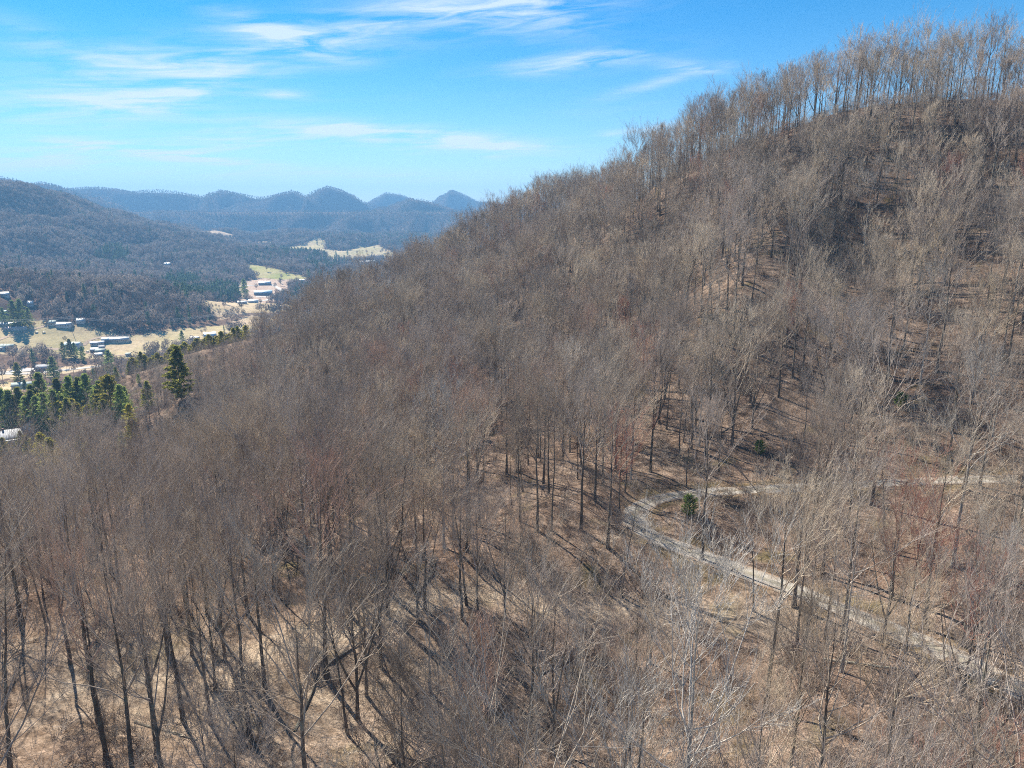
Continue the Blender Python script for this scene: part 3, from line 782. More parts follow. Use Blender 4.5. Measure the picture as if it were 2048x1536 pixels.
# trees that stand out: foot pixel, top pixel row, shape, lean of the whole tree, label
HERO = [
    (1530, 1428, 985, 0, 'tall grey leafless tree with one long clear trunk below the lower stretch of gravel road'),
    (1507, 1226, 1010, 4, 'dark leaning leafless trunk on the bare bank just under the gravel road'),
    (1404, 1118, 820, 0, 'dark straight leafless tree at the road edge in front of the green bush'),
    (1905, 1135, 770, 6, 'tall pale trunked leafless tree standing between the two stretches of gravel road'),
    (1742, 1012, 640, 1, 'thick trunked leafless tree just below the upper stretch of gravel road'),
    (1690, 1075, 730, 3, 'dark slender leafless tree casting shadows down the bank between the roads'),
    (1645, 1060, 750, 3, 'thin straight leafless tree left of the dark slender one between the roads'),
    (1872, 745, 445, 1, 'big broad crowned leafless tree high on the steep slope at the right'),
    (1466, 690, 455, 0, 'tall straight leafless tree beside the sunlit patch of bare leaf litter'),
    (1500, 650, 450, 3, 'slim leafless tree immediately right of the sunlit patch of bare leaf litter'),
    (1075, 1062, 790, 0, 'tall dark leafless tree, left one of the pair up the slope from the old bench'),
    (1103, 1062, 800, 3, 'slim dark leafless tree, right one of the pair up the slope from the old bench'),
    (775, 1232, 900, 5, 'several stemmed dark leafless tree at the left end of the old leaf covered bench'),
    (655, 1360, 930, 2, 'big forked leafless tree with a vase shaped crown on the bare spur'),
    (500, 1480, 1040, 0, 'tall straight leafless tree low on the sunlit nose of the spur'),
    (212, 1525, 1140, 2, 'forked leafless tree with two diverging trunks at the lower left corner'),
    (925, 1240, 1000, 1, 'broad crowned leafless tree on the outer edge of the old leaf covered bench'),
    (240, 1190, 930, 1, 'very broad crowned grey leafless tree on the falling left shoulder of the slope'),
    (1955, 1365, 1120, 6, 'pale barked crooked leafless tree in front of the lower right end of the road'),
    (1300, 1330, 1110, 6, 'pale barked leafless tree with bright limbs in the brushy hollow'),
    (1840, 770, 560, 6, 'pale leafless tree beside the mossy green shrub on the right slope'),
    (1465, 890, 640, 5, 'clump of leafless stems rising together on the slope above the hairpin bend'),
    (1250, 985, 780, 3, 'slim leafless tree right behind the hairpin bend of the gravel road'),
    (725, 618, 522, 5, 'dark forked leafless tree standing up above the descending ridge line'),
    (690, 650, 560, 2, 'dark leafless tree left of the forked one on the descending ridge line'),
    (1700, 1130, 850, 3, 'leafless tree above the cut bank in the middle of the road loop'),
    (2000, 1230, 850, 0, 'tall leafless tree between the roads at the right edge of the view'),
    (860, 1385, 1180, 6, 'small pale leafless tree with drooping limbs in front of the old bench'),
    (1010, 1235, 1010, 5, 'bushy several stemmed leafless tree on the right part of the old bench'),
    (430, 1385, 1040, 3, 'slim leafless tree on the sunlit nose of the spur, left of the logs')]
def v_ok(v): return v > 700
RB = np.array([(math.degrees(math.atan2(p[0], p[1])), math.hypot(p[0], p[1])) for p in RP[::-1]])
def build_wood():
    g = np.random.default_rng(77)
    hx, hy, hz, hk, hs = [], [], [], [], []
    for (u, v, vt, k, lab) in HERO:
        p = hit(u, v, land, 40, 700, .4)
        t = np.linspace(4, 40, 400); uu, vv, _ = project(np.column_stack([np.full(400, p[0]), np.full(400, p[1]), p[2] + t]))
        h = t[np.argmin(np.abs(vv - vt))]
        hx.append(p[0]); hy.append(p[1]); hz.append(p[2]); hk.append(k); hs.append(np.clip(h / (KINDS[k][1]['H'] * .98), .7, 1.35))
    x, y = jitter(-520, 440, -60, 640, 4.7, g)
    z = near(x, y); zv = valley(x, y)
    dr, _ = seg_near(road_c, x, y); db, _ = seg_near(bench_c, x, y)
    dist = np.hypot(x, y)
    u, v, f = project(np.column_stack([x, y, z]))
    ok = (z > zv + 1.5) & (dr > 2.9) & ((db > 3.0) | (g.uniform(0, 1, len(x)) < .15)) & (dist < 640)
    dens = .62 + .75 * fbm(x / 34, y / 34, 61, 2)
    sparse = .5 * np.exp(-((u - 1500) / 520) ** 2 - ((v - 1200) / 330) ** 2) + .35 * np.exp(-((u - 1900) / 350) ** 2 - ((v - 850) / 220) ** 2) \
        + .22 * np.exp(-((u - 480) / 420) ** 2 - ((v - 1390) / 120) ** 2) + .5 * np.exp(-((u - 950) / 300) ** 2 - ((v - 1340) / 100) ** 2) + .3 * np.exp(-((u - 1480) / 120) ** 2 - ((v - 580) / 80) ** 2)
    rdx = dist - np.interp(np.degrees(np.arctan2(x, y)), RB[:, 0], RB[:, 1])
    dens = np.where((np.abs(rdx) < 34) & (x > -70), np.maximum(dens, .85), dens)
    ok &= g.uniform(0, 1, len(x)) < np.clip(dens + .12 * (dist > 170), np.where(dist > 190, .62, .42), .95) * np.clip(1 - sparse, .1, 1) * np.interp(dist, [0, 110, 180, 260], [.66, .62, .66, .74])
    u2, v2, f2 = project(np.column_stack([x, y, z + 12]))
    ok &= (f2 > 20) & (u2 > -420) & (u2 < 2470) & (v2 < 2300)
    for a, b in zip(hx, hy): ok &= np.hypot(x - a, y - b) > 4.5
    for (pu, pv, top, kind, *_r) in PINES:                # room for the evergreens
        p = pine_spot(pu, pv)
        if top < 0:
            ok &= sight_clear(x, y, p, 4, 70); continue
        ok &= np.hypot(x - p[0], y - p[1]) > 5
        ok &= sight_clear(x, y, p, 5.5, 46 if v_ok(pv) else 20)
    for c_, pr_ in ((road_c[::4], .14), (bench_c[::3], .12)):       # thin wood in front of the track and the bench
        for q_ in c_:
            if -60 < project(q_)[0][0] < 2100 and project(q_)[1][0] > 1035: ok &= sight_clear(x, y, q_, 2.6, 34) | (g.uniform(0, 1, len(x)) > pr_)
    for (hu, hv) in ((0, 884), (14, 884), (32, 884), (50, 884), (68, 882), (78, 882)):
        ok &= sight_clear(x, y, at_h(hu, hv, 470), 6, 130)
    az = np.degrees(np.arctan2(x, y)); rb = np.array([(math.degrees(math.atan2(p[0], p[1])), math.hypot(p[0], p[1])) for p in RP[::-1]])
    rd = dist - np.interp(az, rb[:, 0], rb[:, 1])          # metres beyond the brow of the ridge
    ok &= (g.uniform(0, 1, len(x)) < np.interp(rd, [-25, -8, 8, 28, 50, 70], [1, 1, 1, .8, .4, .12])) | (az < -14)
    x, y, z, dist = (a[ok] for a in (x, y, z, dist))
    rd = rd[ok]; az = az[ok]; n = len(x)
    kind = g.choice(len(KINDS), n, p=[.17, .10, .12, .16, .07, .08, .02, .03, .08, .04, .02, .04, .07])
    sc = g.uniform(.80, 1.15, n)
    brow = (np.abs(rd + 6) < 20) & (az > -13)
    kind = np.where(brow & (g.uniform(0, 1, n) < .6), g.choice([0, 3, 9, 2], n), kind); sc = np.where(brow, sc * .86, np.where((rd > 0) & (az > -13), sc * .8, sc))
    uu, vv, ff = project(np.column_stack([x, y, near(x, y)]))
    sc *= 1 - .42 * np.clip((640 - uu) / 90, 0, 1) * np.clip((uu - 330) / 90, 0, 1) * (dist > 290)
    sc *= 1 - .48 * np.clip((430 - uu) / 120, 0, 1) * np.clip((dist - 165) / 60, 0, 1)          # scrubby second growth low on the left
    x = np.concatenate([hx, x]); y = np.concatenate([hy, y]); z = np.concatenate([hz, z]); kind = np.concatenate([hk, kind]).astype(int); sc = np.concatenate([hs, sc])
    rot = g.uniform(0, 6.283, len(x)); dist = np.hypot(x, y)
    ub, vb, fb = project(np.column_stack([x, y, z])); ut, vt, ft = project(np.column_stack([x, y, z + 22]))
    inframe = (ub > -30) & (ub < 2078) & (vt < 1520) & (vt > -60) & (fb > 10)
    key = np.where(inframe, dist, 1e9); key[:len(HERO)] = 0
    single = np.argsort(key, kind='stable')[:298]
    rest = np.ones(len(x), bool); rest[single] = False
    print('near trees', len(x))
    return (x, y, z, kind, sc, rot, dist), single, np.where(rest)[0]

# evergreens: foot pixel, top row, shape, label, category.  shapes: 0 olive pine 1 dark pine 2 yellow green 3 columnar cedar 4 round bush
PINES = [
    (365, 802, 702, 0, 'tall olive green pine standing alone among the bare trees on the left slope'),
    (226, 838, 762, 2, 'yellowish topped pine, rear one of the pair left of the lone olive pine'),
    (246, 842, 778, 1, 'dark green pine, right one of the pair left of the lone olive pine'),
    (203, 850, 788, 0, 'olive pine with drooping sprays at the front of the pine pair'),
    (150, 800, 764, 1, 'mid sized dark pine above the yellow green clump'),
    (110, 766, 722, 1, 'tall thin pine rising across the pale valley road'),
    (39, 770, 733, 0, 'slender pine behind the long grey farm shed'),
    (222, 752, 707, 1, 'dark narrow pine at the end of the valley road'),
    (190, 768, 741, 1, 'round dark pine below the valley road, left of the narrow one'),
    (234, 760, 737, 1, 'small dark pine at the foot of the dark narrow pine'),
    (278, 768, 750, 1, 'small round pine alone in the grey woods above the pine pair'),
    (186, 796, 758, 1, 'dense dark pine just above the olive pine pair'),
    (170, 798, 765, 0, 'olive pine touching the dense dark one above the pair'),
    (142, 772, 752, 1, 'little dark pine right of the tall thin pine'),
    (94, 792, 760, 1, 'dark pine right of the long grey farm shed'),
    (63, 858, 804, 1, 'dark pine, leftmost of the dark cluster behind the grey roofed house'),
    (82, 862, 803, 1, 'dark pine, second of the dark cluster behind the grey roofed house'),
    (99, 866, 798, 1, 'dark pine, third of the dark cluster behind the grey roofed house'),
    (118, 862, 792, 1, 'tall dark pine, rightmost of the dark cluster behind the grey roofed house'),
    (122, 872, 812, 2, 'yellow green pine directly right of the dark cluster'),
    (142, 872, 806, 0, 'olive pine second to the right of the dark cluster'),
    (160, 852, 812, 2, 'bright yellow green pine between the dark cluster and the pine pair'),
    (30, 838, 795, 1, 'pine on the field edge below the long grey farm shed'),
    (50, 830, 788, 0, 'olive pine on the field edge near the small tan mound'),
    (10, 915, 882, 2, 'yellow green shrubby pine in front of the grey roofed house at the left edge'),
    (46, 905, 868, 0, 'olive pine covering the middle of the grey roofed house'),
    (58, 910, 876, 2, 'yellow tinted pine right in front of the grey roof gap'),
    (86, 918, 872, 2, 'small yellow pine right of the grey roofed house'),
    (164, 926, 876, 3, 'narrow dark columnar cedar among bare trees on the left'),
    (106, 942, 884, 2, 'yellowish cedar left of the narrow columnar cedar'),
    (180, 926, 888, 2, 'thin yellow cedar right beside the narrow columnar cedar'),
    (266, 885, 838, 2, 'loose yellow green tree below the pine pair'),
    (246, 900, 866, 1, 'dark bushy evergreen below the pine pair'),
    (75, 842, 792, 0, 'olive pine standing behind the dark cluster, left one'),
    (93, 844, 798, 2, 'yellow green pine standing behind the dark cluster, right one'),
    (133, 848, 800, 1, 'dark pine behind the yellow green ones beside the cluster'),
    (149, 844, 806, 2, 'yellow green pine behind the olive second one beside the cluster'),
    (180, 856, 816, 2, 'low yellow green pine left of the drooping olive pine'),
    (192, 838, 800, 1, 'dark pine squeezed behind the drooping olive pine'),
    (213, 864, 806, 0, 'olive pine at the foot of the pine pair'),
    (262, 852, 812, 2, 'yellow green pine right of the pine pair'),
    (208, 796, 770, 1, 'small dark pine over the pine pair'),
    (256, 806, 780, 1, 'small dark pine right above the pine pair'),
    (18, 822, 792, 1, 'dark pine at the lower field edge near the frame edge'),
    (300, 792, 768, 0, 'small olive pine in the grey woods toward the lone pine'),
    (128, 800, 768, 0, 'olive pine under the little dark pine'),
    (76, 812, 782, 1, 'dark pine just below the small tan mound'),
    (1378, 1030, 988, 4, 'bright green round bush inside the hairpin bend of the gravel road'),
    (1520, 908, 882, 4, 'dark green rhododendron under the trees above the upper road'),
    (1800, 815, 788, 4, 'mossy green bush between trunks on the right slope'),
    (366, 690, 664, 1, 'dark spruce beside the white shed on the valley floor'),
    (30, 655, 612, 1, 'large dark pine on the left beneath the power lines'),
    (46, 656, 610, 1, 'tallest dark pine on the left beneath the power lines'),
    (60, 650, 622, 1, 'dark pine right end of the group beneath the power lines'),
    (8, 648, 622, 1, 'dark pine at the left edge above the trailers'),
    (128, 718, 690, 1, 'dark pine among the houses near the valley road'),
    (142, 716, 684, 0, 'olive pine in front of the pale blue roofed building'),
    (152, 718, 690, 1, 'dark pine at the right corner of the pale blue roofed building'),
    (166, 722, 697, 1, 'dark pine left of the cluster of small houses'),
    (617, 557, 540, 1, 'conifer at the foot of the green hill pasture'),
    (641, 556, 541, 1, 'second conifer at the foot of the green hill pasture'),
    (695, 509, 499, 1, 'lone dark tree on the hedge line of the far tan fields'),
    (672, 510, 504, 1, 'tiny dark tree left of the lone one on the hedge line'),
    (490, 596, 562, 1, 'round topped pine beside the white construction ground')]
for i_, u_ in enumerate(range(262, 500, 8)):                # young pines along the crest
    PINES.append((u_, 0, -1 - (i_ * 5 % 8), 2 if i_ % 3 else 0, None))
_spots = {}
_rv = np.array([(u, v, h) for u, v, h in ridge_px[::-1]], float); _st = np.array(strip_px[::-1], float)
def pine_spot(u, v):
    if (u, v) not in _spots:
        if v == 0:                                         # young pine of the crest row
            a = at_h(u, np.interp(u, _st[:, 0], _st[:, 1]), np.interp(u, _st[:, 0], _st[:, 2]) + (u * 7 % 13) - 6)
            p = np.array([a[0], a[1], float(land(a[0], a[1]))])
        else:
            rv = np.interp(u, _rv[:, 0], _rv[:, 1])
            if u < 430 and v > 782 and v < rv + 4:         # foot hidden just behind the brow
                a = at_h(u, rv, np.interp(u, _rv[:, 0], _rv[:, 2]) + (rv + 4 - v) * .5); p = np.array([a[0], a[1], float(land(a[0], a[1]))])
            else: p = hit(u, v, land, 60, 4000, 1.0)
        _spots[(u, v)] = p
    return _spots[(u, v)]
def sight_clear(x, y, p, half, length):
    """True where nothing stands on the last metres of the line of sight to p"""
    L = np.linalg.norm(p[:2]); dv = p[:2] / L; t = x * dv[0] + y * dv[1]
    return ~((np.abs(x * dv[1] - y * dv[0]) < half) & (t < L + half) & (t > L - length))
WOOD, SINGLE, REST = build_wood()

MARKS = [('the hairpin bend', road_px[10]), ('the lower road', road_px[5]), ('the upper road', road_px[15]), ('the road at the frame edge', road_px[2]),
         ('the old bench', bench_px[3]), ('the bench tip', bench_px[1]), ('the sunlit bare patch', (1490, 560, 210)), ('the lone olive pine', (365, 802, 316)), ('the sunlit spur', (380, 1380, 84)),
         ('the brushy hollow', (1250, 1420, 73)), ('the dark rhododendron', (1520, 908, 152)), ('the mossy bush', (1800, 815, 172))]
MARKP = [(n, at_h(*p)) for n, p in MARKS]
def where_is(p):
    c = sorted(MARKP, key=lambda m: (m[1][0] - p[0]) ** 2 + (m[1][1] - p[1]) ** 2)[:7]
    ph = []
    for n, q in c:
        dx, dy = p[0] - q[0], p[1] - q[1]; d = math.hypot(dx, dy)
        a = math.degrees(math.atan2(dx, dy)) % 360
        w = ('behind', 'behind right of', 'right of', 'front right of', 'in front of', 'front left of', 'left of', 'behind left of')[int((a + 22.5) // 45) % 8]
        ph.append((('just ' if d < 9 else '' if d < 22 else 'well ' if d < 45 else 'far ') + w + ' ' + n, w + ' ' + n))
    yield ph[0][0]
    for a, b in ph: yield a
    for i in range(len(ph)):
        for j in range(len(ph)):
            if i != j: yield ph[i][0] + ', ' + ph[j][1]
    for i in range(len(ph)):
        for j in range(len(ph)):
            if i != j: yield ph[i][0] + ', ' + ph[j][0]
def hang(root, kind):
    tm, cm = near_protos[kind]
    a = bpy.data.objects.new('trunk', tm); COL.objects.link(a); a.parent = root
    b = bpy.data.objects.new('crown', cm); COL.objects.link(b); b.parent = root
    return root
def place_singles():
    x, y, z, kind, sc, rot, dist = WOOD; seen = set()
    g = random.Random(4)
    for i in SINGLE:
        k = int(kind[i])
        if i < len(HERO): lab = HERO[i][4]
        else:
            size = 'large ' if sc[i] > 1.08 else 'small ' if sc[i] < .87 else 'lowish ' if sc[i] < .93 else ''
            for w in where_is((x[i], y[i])):
                lab = f'{size}{KINDS[k][0]} leafless tree {w}'
                if lab not in seen and len(lab.split()) <= 16: break
        seen.add(lab)
        o = thing('bare_tree', lab, 'tree', (x[i], y[i], z[i]), rot[i], 'leafless trees on the near hillside', float(sc[i]))
        hang(o, k)
place_singles()
def place_rest():
    x, y, z, kind, sc, rot, dist = WOOD
    I = REST; far = dist[I] > 210
    full = []
    for i, (adj, kw, b, tw) in enumerate(KINDS):
        T, C = bare_tree(100 + i, **{**dict(sub=(5, 5, 4)), **kw})
        full.append(proto_mesh('wood_shape', [(T, 0), (C, 1)], [BARKS[b], TWIGS[tw]]))
    kk = kind[I] + far * len(KINDS)
    scatter('bare_woodland', np.column_stack([x[I], y[I], z[I]]), kk, sc[I], rot[I], full + mid_protos)
place_rest()

# brush and saplings under the trees
def build_undergrowth():
    g = np.random.default_rng(5)
    x, y = jitter(-420, 330, 20, 520, 2.7, g)
    z = near(x, y); dist = np.hypot(x, y)
    dr, _ = seg_near(road_c, x, y); db, _ = seg_near(bench_c, x, y)
    u, v, f = project(np.column_stack([x, y, z + 1]))
    hollow = np.exp(-((u - 1350) / 420) ** 2 - ((v - 1350) / 190) ** 2) + .7 * np.exp(-((u - 1550) / 220) ** 2 - ((v - 1060) / 60) ** 2)
    hollow += .9 * np.exp(-((u - 1325) / 95) ** 2 - ((v - 1165) / 42) ** 2)      # laurel thicket under the bend
    pr = .22 + .30 * np.clip(fbm(x / 20, y / 20, 15, 2) + .3, 0, 1) + .55 * hollow
    rdx = dist - np.interp(np.degrees(np.arctan2(x, y)), RB[:, 0], RB[:, 1])
    pr = pr + .30 * (np.abs(rdx + 12) < 34)
    for c_ in (road_c[::3], bench_c[::3]):
        for q_ in c_:
            if project(q_)[1][0] > 1045: pr = np.where(sight_clear(x, y, q_, 2.2, 11), pr, pr * .15)
    ok = (g.uniform(0, 1, len(x)) < pr) & (dr > 2.6) & (db > 2.0) & (f > 15) & (u > -150) & (u < 2200) & (v < 1750)
    x, y, z = x[ok], y[ok], z[ok]; n = len(x)
    ms = []
    for i in range(6):
        V, F = bush(300 + i, (1.8, 2.6, 1.4, 4.6, 6.5, 2.2)[i], (1.6, 1.4, 1.8, .6, .5, 3.6)[i], (10, 8, 12, 4, 2, 7)[i], (6, 5) if i < 3 else (9, 6) if i < 5 else (4, 3), (.022, .024, .02, .03, .035, .045)[i])
        if i == 5: V = V * np.array([1, 1, .12])
        ms.append(mesh_np('brush_shape', V, [F], [M_BRUSH if i < 3 else M_TWIG]))
    scatter('undergrowth', np.column_stack([x, y, z]), g.choice(6, n, p=[.17, .17, .16, .17, .13, .20]), g.uniform(.7, 1.4, n), g.uniform(0, 6.28, n), ms)
build_undergrowth()

# ------------------------------------------------------------------ evergreens that stand singly
def build_pines():
    g = random.Random(8); protos = {}
    specs = {0: (dict(H=22, rad=.30, base=.10, width=7.0, whorls=15, per=7, needle=.66, droop=-.10, dens=26, top=.72, gap=.06), M_PINE),
             1: (dict(H=20, rad=.28, base=.06, width=5.8, whorls=18, per=7, needle=.62, droop=-.05, dens=12, top=.6), M_DARKP),
             2: (dict(H=16, rad=.22, base=.06, width=5.4, whorls=15, per=7, needle=.58, droop=.05, dens=18, top=.55, gap=.1), M_PINEY),
             3: (dict(H=14, rad=.2, base=.03, width=2.0, whorls=22, per=7, needle=.4, droop=.35, dens=9, top=.6), M_PINE),
             4: (dict(H=5, rad=.1, base=.03, width=2.6, whorls=12, per=9, needle=.20, droop=.25, dens=24, top=.4), M_BUSH)}
    for k, (kw, m) in specs.items():
        protos[k] = []
        for r in range(2):
            T, C = conifer(600 + 10 * k + r, **kw)
            protos[k].append((mesh_np('trunk', T[0], [T[1]], [M_BARK], True), mesh_np('crown', C[0], [C[1]], [m]), kw['H']))
    strip = 0
    for n, (u, v, top, kind, lab) in enumerate(PINES):
        p = pine_spot(u, v)
        young = top < 0
        vf = float(project(p)[1][0]); h = 10.0 - top * .5 if young else max(vf - top, 8) * math.hypot(p[0], p[1]) / FPX * 1.04
        tm, cm, H0 = protos[kind][n % 2]
        if young:
            strip += 1
            W_ = ('right below', 'first', 'second', 'third', 'fourth', 'fifth', 'sixth', 'seventh', 'eighth', 'ninth', 'tenth')
            nm_, u0 = min((('the pale green shed', 258), ('the dark spruce', 366), ('the slate blue barn', 422)), key=lambda q: abs(q[1] - u))
            d_ = round((u - u0) / 8)
            tall_ = 'taller ' if top < -5 else ''
            lab = f'{tall_}young {"yellow green" if kind == 2 else "olive"} pine on the spur crest, ' + (f'right below {nm_}' if d_ == 0 else f'{W_[min(abs(d_), 10)]} {"right" if d_ > 0 else "left"} of {nm_}')
        bushy = kind == 4
        o = thing('evergreen_bush' if bushy else 'cedar_tree' if kind == 3 else 'pine_tree', lab, 'bush' if bushy else 'tree', tuple(p), g.uniform(0, 6),
                  'young pines along the spur crest' if young else None, h / H0)
        for nm, me in (('stem' if bushy else 'trunk', tm), ('foliage' if bushy else 'crown', cm)):
            c = bpy.data.objects.new(nm, me); COL.objects.link(c); c.parent = o
build_pines()

# ------------------------------------------------------------------ fallen logs on the leaves
def build_logs():
    m = mat_bark('weathered_log_bark', (.10, .085, .07), (.27, .24, .20))
    L = [(620, 1400, 90, 12, 'long dark fallen trunk lying across the bare spur'),
         (330, 1465, -25, 9, 'fallen log on the sunlit leaves at the lower left'),
         (690, 1310, 60, 7, 'short fallen log beside the left end of the old bench'),
         (1830, 610, 70, 10, 'dark fallen trunk on the steep slope at the right'),
         (1600, 700, -40, 9, 'grey fallen trunk lying up the slope above the rhododendron'),
         (1440, 870, 20, 8, 'fallen log among stems above the hairpin bend'),
         (1120, 1330, 35, 7, 'pale fallen limb in the brushy hollow'),
         (1730, 1330, -30, 9, 'fallen trunk in brush in front of the lower road'),
         (860, 1150, 80, 8, 'fallen log on the slope right above the old bench')]
    for k, (u, v, a, ln, lab) in enumerate(L):
        g = np.random.default_rng(900 + k)
        p = hit(u, v, land, 30, 500, .4); t = np.linspace(-.5, .5, 7) * ln
        X = p[0] + np.cos(R(a)) * t; Y = p[1] + np.sin(R(a)) * t; Z = land(X, Y) + .10; X = X + np.cumsum(g.normal(0, .12, 7))
        P = np.column_stack([X - p[0], Y - p[1], Z - p[2] + g.normal(0, .04, 7)])[None]
        V, F = prisms(P, (np.linspace(.20, .07, 7))[None], 7)
        o = thing('fallen_log', lab, 'log', tuple(p), 0, 'logs lying on the leaf litter')
        link('log_trunk', mesh_np('log_trunk', V, [F], [m], True), o)
        n = 5; idx = np.zeros(n, int)
        q, d, r = sample(P, np.full((1, 7), .2), idx, g.uniform(.35, .98, n))
        dd = side_dirs(g, d, g.uniform(.6, 1.1, n)); dd[:, 2] = np.abs(dd[:, 2])
        PP, RR = grow(g, q, dd, g.uniform(1, 2.6, n), np.full(n, .05), 4, .05, .1, .3)
        V, F = prisms(PP, RR, 4)
        link('broken_limbs', mesh_np('broken_limbs', V, [F], [m]), o)
build_logs()

# ------------------------------------------------------------------ roads and lanes of the valley
def lane(name, pts, w, mat, lift=.35):
    P = [hit(u, v, valley) for u, v in pts]
    c = smooth(spline(P, 6.0), 4)
    ribbon(name, c, w, mat, lift, zfun=valley, wob=.1)
M_ASPH = mat_plain('pale_asphalt', (.40, .38, .35), .9, .1, .15, .1)
M_LANE = mat_plain('dirt_lane', (.42, .31, .22), .95, .1, .2, .1)
M_NEWG = mat_plain('fresh_white_gravel', (.55, .52, .47), .95, .1, .15, .1)
lane('valley_road', [(-120, 744), (0, 746), (50, 749), (105, 744), (150, 739), (190, 735), (225, 731)], 11, M_ASPH)
lane('parking_lot', [(22, 742), (60, 741.5), (104, 740)], 20, M_NEWG, .55)
lane('hill_lane', [(-40, 690), (0, 680), (30, 669), (60, 662), (92, 654), (125, 651)], 6, M_LANE)
lane('farm_lane', [(168, 692), (180, 682), (196, 676), (225, 672), (262, 672)], 5, M_LANE)
lane('lower_lane', [(-30, 700), (40, 700), (110, 698), (160, 704), (200, 712), (262, 710)], 6, M_LANE)
lane('site_track', [(486, 572), (510, 571), (540, 569), (556, 576), (566, 585), (552, 590), (530, 594), (512, 594)], 9, M_NEWG)
lane('site_entrance', [(566, 585), (552, 594), (535, 600), (515, 604), (490, 606)], 9, M_NEWG, .5)

# ------------------------------------------------------------------ houses
M_WHITE = mat_plain('white_siding', (.60, .59, .56)); M_CREAM = mat_plain('cream_siding', (.58, .52, .43)); M_BLUE = mat_plain('slate_blue_siding', (.13, .17, .23))
M_RGREY = mat_plain('grey_shingles', (.31, .315, .33), .9, .1); M_RPALE = mat_plain('pale_metal_roof', (.46, .49, .51), .6, .3); M_RTEAL = mat_plain('teal_metal_roof', (.12, .36, .40), .5, .4)
M_RBLUE = mat_plain('pale_blue_metal_roof', (.34, .46, .53), .6, .3); M_RGREEN = mat_plain('grey_green_roof', (.27, .32, .30), .8, .2); M_RPINK = mat_plain('faded_pink_roof', (.62, .50, .45), .8, .2)
M_GLASS = mat_plain('dark_window_glass', (.03, .04, .05), .15, .5); M_DOOR = mat_plain('brown_door', (.16, .09, .06)); M_BRICK = mat_plain('brick_chimney', (.30, .14, .10))
M_DARKW = mat_plain('weathered_dark_boards', (.10, .085, .075)); M_TRIM = mat_plain('white_trim', (.78, .78, .76))
def box(x0, x1, y0, y1, z0, z1):
    V = np.array([(x, y, z) for z in (z0, z1) for y in (y0, y1) for x in (x0, x1)], float)
    return V, np.array([[0, 2, 3, 1], [4, 5, 7, 6], [0, 1, 5, 4], [2, 6, 7, 3], [0, 4, 6, 2], [1, 3, 7, 5]])
def boxes(name, L, mat, parent):
    V = []; F = []; o = 0
    for b in L:
        v, f = box(*b); V.append(v); F.append(f + o); o += len(v)
    return link(name, mesh_np(name, np.concatenate(V), [np.concatenate(F)], [mat]), parent)
